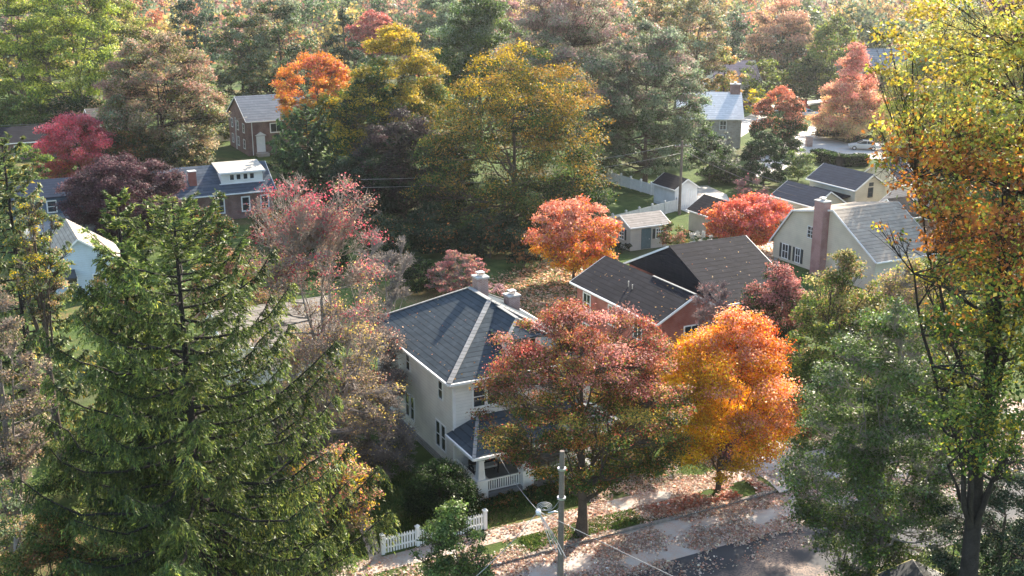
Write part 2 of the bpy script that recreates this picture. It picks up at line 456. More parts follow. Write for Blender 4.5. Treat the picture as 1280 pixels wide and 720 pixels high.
# ------------------------------------------------------------------ world, sun, camera, haze
SUN_EL, SUN_AZ = math.radians(31), math.radians(28)       # azimuth measured from +Y towards +X
w = bpy.data.worlds.new('World'); sc.world = w; w.use_nodes = True
wn = w.node_tree; bg = wn.nodes['Background']
sky = wn.nodes.new('ShaderNodeTexSky'); sky.sky_type = 'NISHITA'; sky.sun_disc = False
sky.sun_elevation = SUN_EL; sky.sun_rotation = SUN_AZ; sky.air_density = 1.2; sky.dust_density = 1.5
wn.links.new(sky.outputs[0], bg.inputs[0]); bg.inputs[1].default_value = .135
sun = bpy.data.lights.new('sun', 'SUN'); sun.energy = 5.0; sun.angle = math.radians(.5); sun.color = (1, .88, .72)
so = bpy.data.objects.new('sun', sun); C.objects.link(so)
sd = Vector((math.sin(SUN_AZ) * math.cos(SUN_EL), math.cos(SUN_AZ) * math.cos(SUN_EL), math.sin(SUN_EL)))
so.rotation_euler = sd.to_track_quat('Z', 'Y').to_euler(); so.location = (30, 60, 80)
cam = bpy.data.cameras.new('camera'); co = bpy.data.objects.new('camera', cam); C.objects.link(co)
cam.sensor_width = 36; cam.lens = 36 * FPX / 1280; cam.clip_end = 3000; cam.clip_start = .5
co.location = (0, 0, CAM_H); co.rotation_euler = (PI / 2 - PITCH, 0, 0); sc.camera = co
sc.view_settings.view_transform = 'Standard'; sc.view_settings.look = 'None'; sc.view_settings.gamma = 1
sc.view_settings.exposure = 1.72
sc.cycles.use_denoising = True; sc.cycles.max_bounces = 6; sc.cycles.transparent_max_bounces = 4; sc.cycles.volume_bounces = 0
sc.cycles.diffuse_bounces = 3; sc.cycles.glossy_bounces = 2; sc.cycles.caustics_reflective = False; sc.cycles.caustics_refractive = False
sc.cycles.sample_clamp_indirect = 6

hz = MB(); hz.box(-700, 700, -60, 1100, -3.2, 34)
m, t, out = nt('haze_air')
pv = N(t, 'ShaderNodeVolumePrincipled'); pv.inputs['Density'].default_value = .00009; pv.inputs['Color'].default_value = (.92, .95, 1, 1); pv.inputs['Anisotropy'].default_value = .6
t.links.new(pv.outputs[0], out.inputs['Volume'])
tag(hz.build('haze', m), kind='stuff')

# ------------------------------------------------------------------ ground
OS = (9.1, 55.69)          # a point on the far kerb line; s runs along the street, t away from the camera
def ground_mat():
    m, t, out = nt('lawn')
    co = N(t, 'ShaderNodeTexCoord')
    def noise(s, d=5.0, r=.55):
        n = N(t, 'ShaderNodeTexNoise', i_Scale=s, i_Detail=d, i_Roughness=r); t.links.new(co.outputs['Object'], n.inputs['Vector']); return n.outputs['Fac']
    c = mixc(t, ramp(t, noise(.9), .3, .7), (.035, .065, .016), (.075, .115, .028))
    c = mixc(t, mathn(t, 'MULTIPLY', ramp(t, noise(9, 4, .7), .4, .75), .6), c, (.10, .13, .04))
    lit = mathn(t, 'MULTIPLY', ramp(t, noise(.07, 6, .65), .52, .66), ramp(t, noise(6.5, 4, .75), .42, .56))
    c = mixc(t, lit, c, (.24, .14, .075))
    c = mixc(t, mathn(t, 'MULTIPLY', ramp(t, noise(.05, 3), .55, .7), .7), c, (.09, .075, .05))
    p = N(t, 'ShaderNodeBsdfPrincipled', i_Roughness=.95); p.inputs['Specular IOR Level'].default_value = .1
    t.links.new(c, p.inputs['Base Color'])
    b = N(t, 'ShaderNodeBump', i_Strength=.8, i_Distance=.08); t.links.new(noise(14, 4, .7), b.inputs['Height']); t.links.new(b.outputs[0], p.inputs['Normal'])
    t.links.new(p.outputs[0], out.inputs[0]); return m
LAWN = ground_mat()
ROAD = -.13
g = MB()
rows = [(-700, 0), (-8.81, 0), (-8.8, ROAD), (0, ROAD), (.01, 0), (1100, 0)]
for (t0, z0), (t1, z1) in zip(rows[:-1], rows[1:]):
    g.poly([L(OS, -900, t0, z0), L(OS, 900, t0, z0), L(OS, 900, t1, z1), L(OS, -900, t1, z1)])
tag(g.build('ground', LAWN, fix=False), kind='structure')

def mottled(name, c1, c2, leafc, s=.35, lo=.45, hi=.62, crack=True):
    m, t, out = nt(name); co = N(t, 'ShaderNodeTexCoord')
    def noise(sc_, d=5.0, r=.6):
        n = N(t, 'ShaderNodeTexNoise', i_Scale=sc_, i_Detail=d, i_Roughness=r); t.links.new(co.outputs['Object'], n.inputs['Vector']); return n.outputs['Fac']
    c = mixc(t, ramp(t, noise(.5), .3, .7), c1, c2)
    c = mixc(t, mathn(t, 'MULTIPLY', noise(30, 3), .5), c, tuple(x * .7 for x in c1))
    lf = mathn(t, 'MULTIPLY', ramp(t, noise(s), lo, hi), ramp(t, noise(9, 4, .8), .40, .55))
    c = mixc(t, mathn(t, 'MULTIPLY', lf, .85), c, leafc)
    p = N(t, 'ShaderNodeBsdfPrincipled', i_Roughness=.85); p.inputs['Specular IOR Level'].default_value = .3
    t.links.new(c, p.inputs['Base Color']); t.links.new(p.outputs[0], out.inputs[0]); return m
ASPH = mottled('asphalt', (.050, .053, .060), (.075, .076, .08), (.36, .26, .20), .25, .5, .65)
CONC = mottled('concrete', (.40, .37, .33), (.50, .46, .41), (.36, .22, .16), .6, .42, .6)
DRIVE = mottled('drive_concrete', (.42, .40, .36), (.52, .49, .44), (.38, .25, .18), .5, .52, .68)

def sheet(name, pts, mat, z):
    q = MB(); q.poly([(p[0], p[1], z) for p in pts]); o = q.build(name, mat, fix=False)
    return tag(o, kind='structure')
def strip(name, s0, s1, t0, t1, mat, z, o=OS):
    return sheet(name, [L(o, s0, t0), L(o, s1, t0), L(o, s1, t1), L(o, s0, t1)], mat, z)
strip('road', -300, 300, -8.79, -.0, ASPH, ROAD + .006)
SUNLIT_EDGE = mottled('sunlit_leafy_edge', (.46, .43, .39), (.56, .52, .48), (.48, .33, .25), .8, .35, .6)
strip('gutter', -40, 34, -3.5, -.01, SUNLIT_EDGE, ROAD + .012)  # added pale strip, no gutter: sunlight and crushed leaves put into its colour
strip('sidewalk', -60, 6.9, 1.9, 3.25, CONC, .012)
strip('sidewalk', 10.9, 80, 1.9, 3.25, CONC, .012)
k = MB()
for s0, s1 in ((-60, 6.6), (11.2, 90)):
    k.box(s0, s1, -.005, .16, ROAD - .05, .03)
tag(k.build('kerb', basic('kerb_concrete', (.20, .18, .165), .9, .45), None, (OS[0], OS[1], 0), GA), kind='structure')
k = MB(); k.box(-60, 90, -8.96, -8.79, ROAD - .05, .03)
tag(k.build('kerb', MATS['kerb_concrete'], None, (OS[0], OS[1], 0), GA), kind='structure')
sheet('driveway', [L(OS, 6.6, -.3), L(OS, 11.4, -.3), L(OS, 10.9, 1.2), L(OS, 11.2, 7), L(OS, 12.5, 13), L(OS, 13, 34), L(OS, 9.8, 34), L(OS, 8.8, 13), L(OS, 7.0, 7), L(OS, 7.0, 1.2)], DRIVE, .018)
def gp(pts, dz=0): return [G(x, y, dz) for x, y in pts]
sheet('driveway', gp([(866, 233), (884, 232), (908, 243), (915, 256), (893, 268), (866, 268), (850, 262)]), DRIVE, .012)
sheet('path', gp([(905, 250), (960, 268), (975, 340), (955, 345), (925, 290), (890, 262)]), DRIVE, .016)
sheet('side_street', gp([(925, 214), (945, 196), (985, 176), (1008, 160), (1022, 153), (1046, 152), (1024, 170), (1062, 179), (1135, 176), (1160, 196), (1070, 200), (1015, 197), (975, 214), (945, 222)]), DRIVE, .01)
sheet('side_street', gp([(890, 166), (925, 150), (960, 132), (1035, 122), (1060, 118), (1060, 123), (965, 140), (935, 166), (915, 178)]), DRIVE, .014)
sheet('path', gp([(455, 640), (470, 668), (478, 700), (462, 700), (452, 668), (440, 642)]), CONC, .014)

# fallen leaves: thick litter on the far side of the road, on the verge, and under the trees
def litter(name, label, boxes, pal, size, seed, zoff=.03):
    rng = np.random.default_rng(seed); Ps = []
    for (kind, a, n, z, th) in boxes:
        if kind == 's':
            s0, s1, t0, t1 = a; s = s0 + (s1 - s0) * rng.random(n * 3); tt = t0 + (t1 - t0) * rng.random(n * 3)
            nz = np.sin(s * .9 + 1.3 * np.sin(tt * 1.7)) + np.sin(tt * 2.1 + s * .5) + .8 * np.sin(s * 2.3 - tt * 1.1)
            ok = rng.random(n * 3) < (.42 + .30 * nz); s = s[ok][:n]; tt = tt[ok][:n]
            x = OS[0] + s * AX[0] + tt * BX[0]; y = OS[1] + s * AX[1] + tt * BX[1]; e = np.minimum(1, np.minimum(np.minimum(s - s0, s1 - s), np.minimum(tt - t0, t1 - tt)) / .5)
        else:
            cx, cy, r = a; q = np.sqrt(rng.random(n)) * r * (.8 + .3 * rng.random(n)); an = rng.random(n) * 2 * PI; x = cx + q * np.cos(an); y = cy + q * np.sin(an); e = 1 - q / r * .8
        Ps.append(np.stack([x, y, z + zoff + th * rng.random(len(x)) * np.clip(e, 0, 1)], 1))
    P = np.concatenate(Ps); n = len(P)
    nrm = unit(rng.normal(size=(n, 3)) * .45 + np.array([0, 0, 1]))
    V = diamonds(P, nrm, size * np.exp(rng.normal(-.1, .35, n)), rng, .75)
    cols = colours(rng, rng.random(n), rng.integers(0, 20, n), 20, pal, .28)
    o = link(name, quad_mesh(name, V, cols), LEAF); NQ[0] += n
    return tag(o, label, None, None, 'stuff')
LIT = [((.58, .45, .37), 1.2), ((.46, .26, .18), .6), ((.64, .55, .47), 1.4), ((.36, .18, .12), .3)]
litter('fallen_leaves', None, [('s', (-14, 30, -3.9, -.02), 34000, ROAD, .03), ('s', (-14, 30, -5.5, -2.5), 5000, ROAD, .02), ('s', (-14, 6.6, -.1, .35), 1600, .03, .02), ('s', (-14, 30, -.7, -.02), 7000, ROAD, .06), ('s', (-12, 6.6, .2, 2.0), 7000, 0, .05), ('s', (-9, 7, 1.9, 3.3), 4500, 0, .04),
        ('s', (-3.5, 7, 3.2, 6.5), 9000, 0, .05), ('s', (7, 11, 0, 9), 2500, 0, .02), ('s', (11, 30, .1, 5), 5000, 0, .04), ('s', (-20, -9, .1, 3.4), 2500, 0, .03)], LIT, .115, 3)
litter('fallen_leaves', None, [('s', (-1.2, 6.2, .3, 1.75), 5200, 0, .30)], [((.55, .33, .26), 1.2), ((.45, .16, .09), .9), ((.60, .40, .30), .8)], .17, 4)
litter('fallen_leaves', None, [('c', (5.3, 100.5, 7.5), 5200, 0, .03), ('c', (23, 112, 5), 1600, 0, .03), ('c', (3, 92, 5), 1500, 0, .03)], [((.45, .27, .16), 1), ((.5, .34, .22), 1), ((.34, .15, .07), .6)], .24, 5)
# tufts of grass on the lawns nearest the camera
rng = np.random.default_rng(8)
def grass(boxes, seed):
    rng = np.random.default_rng(seed); Ps = []
    for (s0, s1, t0, t1, n) in boxes:
        s = s0 + (s1 - s0) * rng.random(n); tt = t0 + (t1 - t0) * rng.random(n)
        Ps.append(np.stack([OS[0] + s * AX[0] + tt * BX[0], OS[1] + s * AX[1] + tt * BX[1], .05 + .05 * rng.random(n)], 1))
    P = np.concatenate(Ps); n = len(P); nrm = unit(rng.normal(size=(n, 3)) + np.array([0, -.6, .1])); al = unit(rng.normal(size=(n, 3)) * .4 + np.array([0, 0, 1]))
    V = diamonds(P, nrm, .16 * (.7 + .6 * rng.random(n)), rng, .3, al)
    cols = colours(rng, rng.random(n), rng.integers(0, 60, n), 60, [((.04, .075, .018), 1), ((.07, .11, .028), 1), ((.14, .14, .05), .3)], .3)
    tag(link('grass', quad_mesh('grass', V, cols), LEAF), kind='stuff')
grass([(-26, -8, 3.5, 12, 14000), (-8, 7, 3.6, 9, 5000), (-9, -2, .3, 1.8, 3000), (12, 28, 3.4, 12, 7000), (6, 26, -14, -9.1, 6000)], 2)
# ================================================================== HOUSES
WHITE = siding('white_siding', (.85, .83, .77), .2)
STUCCO = basic('cream_stucco', (.66, .63, .55), .85, .07, 1.2, 20, .2)
CREAM = siding('cream_siding', (.62, .57, .45), .2)
TAN = siding('tan_siding', (.50, .46, .40), .18)
BLUE = siding('blue_siding', (.07, .12, .19), .2)
PALEBLUE = siding('pale_blue_siding', (.55, .64, .72), .2)
TRIM = basic('white_trim', (.82, .81, .78), .55, .07, 2, 30)
DKTRIM = basic('dark_trim', (.05, .055, .06), .6, .15)
REDB = brick('red_brick', (.34, .075, .05), (.40, .11, .075), (.24, .19, .17))
DARKB = brick('dark_brick', (.17, .075, .06), (.24, .10, .075), (.30, .27, .25))
CHIMB = brick('chimney_brick', (.30, .15, .12), (.42, .27, .22), (.48, .44, .42), .22, .075)
STONE = brick('field_stone', (.34, .30, .25), (.46, .41, .35), (.42, .39, .35), .55, .26, True)
FOUND = brick('foundation_stone', (.20, .20, .21), (.27, .27, .28), (.32, .32, .32), .4, .2, True)
SLATE = shingles('slate_blue_roof', (.038, .052, .064), (.068, .085, .098), .17, .5)
HIPCAP = shingles('ridge_shingles', (.22, .22, .215), (.32, .315, .30), .12, 2.0)
BLACKR = shingles('charcoal_roof', (.012, .012, .016), (.026, .026, .032), .19, .6)
GREYR = shingles('weathered_roof', (.27, .225, .18), (.42, .36, .29), .22, .7)
LGREYR = shingles('light_grey_roof', (.42, .42, .43), (.55, .55, .56), .25, .7)
NAVYR = shingles('navy_roof', (.018, .028, .050), (.035, .048, .075), .2, .6)
BROWNR = shingles('brown_grey_roof', (.22, .20, .18), (.33, .30, .27), .15, .5)
PINKR = shingles('faded_rose_roof', (.40, .27, .26), (.5, .36, .34), .3, .8)
METAL = basic('metal', (.55, .56, .58), .35, .1, 5, 30, .5, .8)
DARKIN = basic('dark_metal', (.03, .03, .032), .5, .2)
DOORT = basic('teal_door', (.09, .14, .15), .6, .15)
SHUT = basic('shutter', (.035, .045, .045), .6, .2)
mg, tg, og = nt('window_glass')
pg = N(tg, 'ShaderNodeBsdfPrincipled', i_Roughness=.08); pg.inputs['Base Color'].default_value = (.025, .032, .04, 1); pg.inputs['Specular IOR Level'].default_value = .8
tg.links.new(pg.outputs[0], og.inputs[0]); GLASS = mg

def mp(axis, u, v, z): return (u, v, z) if axis == 's' else (v, u, z)

def interp_line(line, v):
    for (v0, z0), (v1, z1) in zip(line[:-1], line[1:]):
        lo, hi = min(v0, v1), max(v0, v1)
        if lo - 1e-6 <= v <= hi + 1e-6: return z0 + (z1 - z0) * (v - v0) / (v1 - v0)
    return line[0][1]

def gable(root, axis, u0, u1, line, wall, roof, base=0.0, oh=.35, rk=.25, trim=TRIM, wname='wall', rname='roof', th=.14, cap=None, gut=True, skip=()):
    """walls under a roofline (list of (v,z), v rising) drawn out along the other axis; roof slabs, eave and rake boards"""
    b = MB(); va, vb = line[0][0] + oh, line[-1][0] - oh
    prof = [(va, base), (va, interp_line(line, va) - th)] + [(v, z - th) for v, z in line[1:-1]] + [(vb, interp_line(line, vb) - th), (vb, base)]
    k = len(prof)
    for u in (u0, u1): b.v += [mp(axis, u, v, z) for v, z in prof]
    b.f.append(tuple(range(k))); b.f.append(tuple(range(2 * k - 1, k - 1, -1)))
    for i in range(k):
        j = (i + 1) % k; b.f.append((i, j, k + j, k + i))
    W = b.build(wname, wall, root)
    r = MB(); rr = MB()
    for i, ((v0, z0), (v1, z1)) in enumerate(zip(line[:-1], line[1:])):
        r.slab([mp(axis, u0 - rk, v0, z0), mp(axis, u1 + rk, v0, z0), mp(axis, u1 + rk, v1, z1), mp(axis, u0 - rk, v1, z1)], th - .02)
        for u in (u0 - rk - .025, u1 + rk + .025):
            if (i, u < u0) in skip: continue
            rr.bar(mp(axis, u, v0, z0 - .09), mp(axis, u, v1, z1 - .09), .05, .15)
    Rf = r.build(rname, roof, root)
    if gut:
        for (v, z), sgn in ((line[0], -1), (line[-1], 1)):
            rr.bar(mp(axis, u0 - rk, v + sgn * .05, z - .1), mp(axis, u1 + rk, v + sgn * .05, z - .1), .11, .13)
    if trim: rr.build('trim', trim, root)
    if cap:
        q = MB(); i = max(range(len(line)), key=lambda i: line[i][1]); v, z = line[i]
        q.bar(mp(axis, u0 - rk, v, z + .01), mp(axis, u1 + rk, v, z + .01), .26, .05); q.build('ridge_cap', cap, Rf)
    return W, Rf

def win(root, face, c, a, z0, w_, h, fr=TRIM, gl=None, cols=1, rows=2, shut=None, name='window', fw=.09):
    """a window in the wall plane c; face L = wall looking to -x, F = to -y, R = to +x"""
    f = MB(); g_ = MB()
    def bx(m, a0, a1, z0_, z1_, d0, d1):
        if face == 'F': m.box(a0, a1, c - d1, c - d0, z0_, z1_)
        elif face == 'L': m.box(c - d1, c - d0, a0, a1, z0_, z1_)
        elif face == 'B': m.box(a0, a1, c + d0, c + d1, z0_, z1_)
        else: m.box(c + d0, c + d1, a0, a1, z0_, z1_)
    A0, A1, Z1 = a - w_ / 2, a + w_ / 2, z0 + h
    bx(f, A0 - fw, A0, z0 - fw, Z1 + fw, -.05, .05); bx(f, A1, A1 + fw, z0 - fw, Z1 + fw, -.05, .05)
    bx(f, A0, A1, Z1, Z1 + fw, -.05, .048); bx(f, A0, A1, z0 - fw, z0, -.05, .085)
    for i in range(1, cols): x = A0 + w_ * i / cols; bx(f, x - .025, x + .025, z0, Z1, .0, .036)
    for i in range(1, rows): z = z0 + h * i / rows; bx(f, A0, A1, z - .025, z + .025, .0, .032)
    W = f.build(name, fr, root)
    bx(g_, A0, A1, z0, Z1, -.03, .012); g_.build('pane', gl or GLASS, W)
    if shut:
        for x in (A0 - fw - .34, A1 + fw + .02):
            q = MB(); bx(q, x, x + .32, z0 - .04, Z1 + .04, -.02, .04)
            for j in range(8): zz = z0 + h * (j + .5) / 8; bx(q, x + .05, x + .27, zz - .02, zz + .02, .03, .055)
            q.build('shutter', shut, root)
    return W

def door(root, face, c, a, z0, w_=.9, h=2.05, mat=None, fr=TRIM):
    f = MB()
    def bx(m, a0, a1, z0_, z1_, d0, d1):
        if face == 'F': m.box(a0, a1, c - d1, c - d0, z0_, z1_)
        else: m.box(c - d1, c - d0, a0, a1, z0_, z1_)
    bx(f, a - w_/2, a + w_/2, z0, z0 + h, -.03, .03)
    for j in (0, 1):
        for i in (0, 1):
            x = a - w_/2 + .12 + i * (w_/2 - .06); bx(f, x, x + w_/2 - .2, z0 + .2 + j * h/2, z0 + h/2 - .15 + j * h/2, .02, .05)
    D = f.build('door', mat or TRIM, root)
    q = MB(); bx(q, a - w_/2 - .1, a - w_/2, z0, z0 + h + .1, -.04, .06); bx(q, a + w_/2, a + w_/2 + .1, z0, z0 + h + .1, -.04, .06); bx(q, a - w_/2, a + w_/2, z0 + h, z0 + h + .1, -.04, .058)
    q.build('frame', fr, D)
    q = MB(); bx(q, a + w_/2 - .14, a + w_/2 - .08, z0 + .95, z0 + 1.05, .03, .09); q.build('handle', METAL, D)
    return D

def chimney(root, x, y, z0, z1, w_=.7, d=.7, mat=CHIMB, pots=1, cap=True):
    b = MB(); b.box(x - w_/2, x + w_/2, y - d/2, y + d/2, z0, z1)
    c = b.build('chimney', mat, root)
    q = MB(); q.box(x - w_/2 - .06, x + w_/2 + .06, y - d/2 - .06, y + d/2 + .06, z1 - .002, z1 + .1); q.build('crown_slab', basic('mortar_cap', (.5, .48, .45), .9, .2), c)
    if cap:
        q = MB(); q.box(x - .17, x + .17, y - .17, y + .17, z1 + .09, z1 + .3); q.box(x - .24, x + .24, y - .24, y + .24, z1 + .3, z1 + .36); q.build('flue_cap', METAL, c)
    return c

def house(name, label, x, y, cat='house', rz=GA, z=0.0, group=None):
    r = empty(name, (x, y, z), rz); tag(r, label, cat, group); return r

# ---------- white four-square house
H1 = house('white_house', 'white two-storey house with slate blue hipped roof, two chimneys and a railed front porch', -3.55, 59.92)
W0, W1, D0, D1, EV, PK = .5, 9.5, .5, 12.5, 6.0, 8.88
b = MB(); b.box(W0, W1, D0, D1, .45, EV - .12); b.build('wall', WHITE, H1)
b = MB(); b.box(W0 - .05, W1 + .05, D0 - .05, D1 + .05, -.3, .45); b.build('foundation', FOUND, H1)
A, B, Cc, Dd, r0, r1 = (0, 0, EV), (10, 0, EV), (10, 13, EV), (0, 13, EV), (5, 5, PK), (5, 8, PK)
b = MB(); k = 0
b.v = [A, B, Cc, Dd, r0, r1] + [(p[0], p[1], p[2] - .16) for p in (A, B, Cc, Dd)]
b.f = [(0, 1, 4), (1, 2, 5, 4), (2, 3, 5), (3, 0, 4, 5), (0, 6, 7, 1), (1, 7, 8, 2), (2, 8, 9, 3), (3, 9, 6, 0), (6, 9, 8, 7)]
R1 = b.build('roof', SLATE, H1)
b = MB()
for p, q in ((A, r0), (B, r0), (Cc, r1), (Dd, r1), (r0, r1)):
    b.bar((p[0], p[1], p[2] + .02), (q[0], q[1], q[2] + .02), .30, .06)
b.build('hip_cap', HIPCAP, R1)
b = MB()
for p, q in ((A, B), (B, Cc), (Cc, Dd), (Dd, A)):
    dx = .06 if p[0] == q[0] else 0; dy = .06 if p[1] == q[1] else 0
    sx_ = 1 if p[0] > 5 else -1; sy_ = 1 if p[1] > 5 else -1
    b.bar((p[0] + dx * sx_, p[1] + dy * sy_, EV - .09), (q[0] + dx * sx_, q[1] + dy * sy_, EV - .09), .12, .14)
b.build('gutter', TRIM, H1)
b = MB(); b.tube([(.25, .25, EV - .15), (.42, .42, EV - .5), (.42, .42, .3)], .05, 6); b.build('downspout', TRIM, H1)
b = MB(); b.tube([(.25, 12.7, EV - .15), (.42, 12.55, EV - .5), (.42, 12.55, .3)], .05, 6); b.build('downspout', TRIM, H1)
for x, y in ((W0, D0), (W1, D0), (W0, D1), (W1, D1)):
    b = MB(); b.box(x - .03, x + .12 if x < 5 else x + .03, y - .03, y + .12 if y < 5 else y + .03, .45, EV - .3); b.build('corner_board', TRIM, H1)
for a, z0_, w_, h in ((2.35, 4.2, .55, 1.1), (7.4, 4.32, .55, 1.05), (2.02, 1.02, .55, 1.55), (2.82, 1.02, .55, 1.55), (6.85, 1.15, .52, 1.5), (7.65, 1.15, .52, 1.5), (11.2, 4.2, .5, 1.0)):
    win(H1, 'L', W0, a, z0_, w_, h, fw=.08)
win(H1, 'L', W0, 10.1, 2.75, .5, .55, cols=2)
for a, z0_, w_, h in ((2.1, 4.1, .7, 1.2), (3.0, 4.1, .7, 1.2), (7.2, 4.1, .7, 1.2), (8.1, 4.1, .7, 1.2)): win(H1, 'F', D0, a, z0_, w_, h)
win(H1, 'F', D0, 2.6, .95, 1.5, 1.35, cols=2); win(H1, 'F', D0, 8.3, .95, 1.3, 1.35, cols=2)
door(H1, 'F', D0, 5.6, .3, .95, 2.05, DOORT)
for a in (3.0, 6.5, 9.5): win(H1, 'R', W1, a, 4.1, .7, 1.2); win(H1, 'R', W1, a, 1.1, .7, 1.4)
# dormer on the front slope
b = MB(); b.box(4.2, 6.4, .95, 3.2, 6.3, 7.75); dm = b.build('dormer', WHITE, H1)
b = MB(); ap = (5.3, 1.9, 8.55); bk = (5.3, 4.6, 8.6)
q0, q1, q2, q3 = (3.95, .7, 7.72), (6.65, .7, 7.72), (6.65, 3.6, 7.72), (3.95, 3.6, 7.72)
b.v = [q0, q1, q2, q3, ap, bk] + [(p[0], p[1], p[2] - .1) for p in (q0, q1, q2, q3)]
b.f = [(0, 1, 4), (1, 2, 5, 4), (3, 0, 4, 5), (0, 6, 7, 1), (1, 7, 8, 2), (3, 9, 6, 0), (6, 9, 8, 7), (2, 3, 5), (2, 8, 9, 3)]
dr = b.build('dormer_roof', SLATE, dm)
b = MB(); b.bar((ap[0], ap[1], 8.57), (bk[0], bk[1], 8.62), .22, .05); b.bar((q0[0], q0[1], 7.75), (ap[0], ap[1], 8.57), .2, .05); b.bar((q1[0], q1[1], 7.75), (ap[0], ap[1], 8.57), .2, .05); b.build('dormer_ridge', HIPCAP, dm)
f = win(H1, 'F', .95, 5.3, 6.8, 1.4, .72, cols=3, rows=1)
chimney(H1, 5.75, 7.9, 7.9, 9.5, .75, .8); chimney(H1, 8.35, 8.6, 6.2, 7.75, .8, .75)
# porch
b = MB(); b.box(.35, 9.65, -2.95, .49, .02, .28); pf = b.build('porch_floor', basic('porch_boards', (.22, .23, .24), .6, .15), H1)
b = MB(); b.box(.42, 9.58, -2.85, .45, -.3, .02); b.build('porch_base', FOUND, H1)
b = MB(); e0, e1, e2, e3 = (0, -3.25, 2.78), (10, -3.25, 2.78), (10, .47, 2.78), (0, .47, 2.78); w0, w1 = (2.0, .47, 3.55), (8.0, .47, 3.55)
b.v = [e0, e1, e2, e3, w0, w1] + [(p[0], p[1], p[2] - .2) for p in (e0, e1, e2, e3)]
b.f = [(0, 1, 5, 4), (1, 2, 5), (3, 0, 4), (4, 5, 2, 3), (0, 6, 7, 1), (1, 7, 8, 2), (3, 9, 6, 0), (6, 9, 8, 7)]
pr = b.build('porch_roof', SLATE, H1)
b = MB(); b.bar((0, -3.25, 2.81), (2.0, .47, 3.58), .2, .05); b.bar((10, -3.25, 2.81), (8, .47, 3.58), .2, .05); b.build('porch_hip', HIPCAP, pr)
b = MB(); b.bar((-.06, -3.31, 2.7), (10.06, -3.31, 2.7), .1, .14); b.bar((-.06, -3.3, 2.7), (-.06, .47, 2.7), .1, .14); b.box(.4, 9.6, -2.85, -2.6, 2.35, 2.57); b.box(.4, .65, -2.6, .44, 2.35, 2.57); b.build('porch_beam', TRIM, H1)
for s in (.62, 3.5, 6.35, 9.35):
    b = MB(); b.box(s - .34, s + .34, -3.02, -2.42, -.35, 1.12); b.box(s - .4, s + .4, -3.08, -2.36, 1.12, 1.22)
    b.v_start = len(b.v); k = len(b.v)
    for zz, hw in ((1.22, .22), (2.35, .15)): b.v += [(s - hw, -2.72 - hw, zz), (s + hw, -2.72 - hw, zz), (s + hw, -2.72 + hw, zz), (s - hw, -2.72 + hw, zz)]
    b.f += [(k+i, k+(i+1) % 4, k+4+(i+1) % 4, k+4+i) for i in range(4)]
    b.box(s - .2, s + .2, -2.92, -2.52, 2.28, 2.35)
    b.build('column', TRIM, H1)
for s0, s1 in ((.97, 3.15), (3.85, 6.0), (7.9, 9.0)):
    b = MB(); b.box(s0, s1, -2.78, -2.68, .98, 1.05); b.box(s0, s1, -2.77, -2.69, .36, .42)
    for i in range(int((s1 - s0) / .14)): x = s0 + .07 + i * .14; b.box(x - .03, x + .03, -2.75, -2.71, .42, .98)
    b.build('railing', TRIM, H1)
b = MB(); b.box(.57, .67, -2.4, .44, .98, 1.05); b.box(.57, .67, -2.4, .44, .36, .42)
for i in range(20): y_ = -2.33 + i * .14; b.box(.6, .64, y_ - .03, y_ + .03, .42, .98)
b.build('railing', TRIM, H1)
b = MB()
for i in range(3): b.box(6.75, 7.8, -3.0 - .3 * (3 - i), -2.96, -.3 + .0, .02 - .1 + .1 * i - .0 if i else .0)
b.box(6.6, 6.72, -3.95, -3.05, -.1, .75); b.build('steps', CONC, H1)

bench = empty('porch_bench', L((-3.55, 59.92), 1.9, -.5, .28), GA); tag(bench, 'dark bench with pale cushion on the white house porch', 'bench')
b = MB(); b.box(-.85, .85, -.3, .3, .36, .42)
for x in (-.8, .8):
    b.box(x - .035, x + .035, -.3, -.23, 0, .62); b.box(x - .035, x + .035, .23, .3, 0, .95); b.box(x - .04, x + .04, -.3, .3, .62, .67)
b.build('frame', DARKIN, bench)
b = MB(); b.box(-.85, .85, .25, .3, .42, .95); b.build('backrest', DARKIN, bench)
b = MB(); b.box(-.74, .74, -.26, .24, .421, .54); b.build('cushion', basic('cushion', (.55, .55, .52), .9, .1), bench)

# ---------- red brick house with charcoal roof
H2 = house('brick_house', 'red brick house with charcoal cross-gabled roof behind the orange street maple', 9.75, 73.29)
gable(H2, 't', .15, 11.2, [(-.05, 5.2), (3.05, 6.85), (6.15, 5.2)], REDB, BLACKR, base=-.2, oh=.4, rk=.35, wname='wall', cap=None)
b = MB(); b.bar((3.05, -.2, 6.88), (3.05, 5.0, 6.88), .16, .05); b.build('ridge_cap', HIPCAP, H2)
gable(H2, 's', 6.75, 13.4, [(1.5, 5.15), (8.1, 8.05), (14.3, 5.2)], REDB, BLACKR, base=-.2, oh=.45, rk=.28, wname='main_wall', rname='main_roof', skip=((0, True),))
b = MB(); b.v = [(6.47, 2.2, 5.3), (6.47, 8.1, 7.9), (6.47, 13.8, 5.3), (6.52, 2.2, 5.3), (6.52, 8.1, 7.9), (6.52, 13.8, 5.3)]; b.f = [(0, 2, 1), (3, 4, 5), (0, 1, 4, 3), (1, 2, 5, 4), (2, 0, 3, 5)]; b.build('gable_cladding', BLACKR, H2)
for a in (9.7, 6.1, 2.7): win(H2, 'L', .35, a, 3.25, .95, 1.35, cols=2, gl=None); win(H2, 'L', .35, a, .8, .95, 1.4, cols=2)
for a in (3.05,): win(H2, 'F', .15, a, 3.2, 1.1, 1.3, cols=2); win(H2, 'F', .15, a, .7, 1.3, 1.4, cols=2)
win(H2, 'F', 1.95, 9.2, 3.2, 1.0, 1.25, cols=2); win(H2, 'F', 1.95, 12.0, 3.2, 1.0, 1.25, cols=2); door(H2, 'F', 1.95, 8.0, 0)
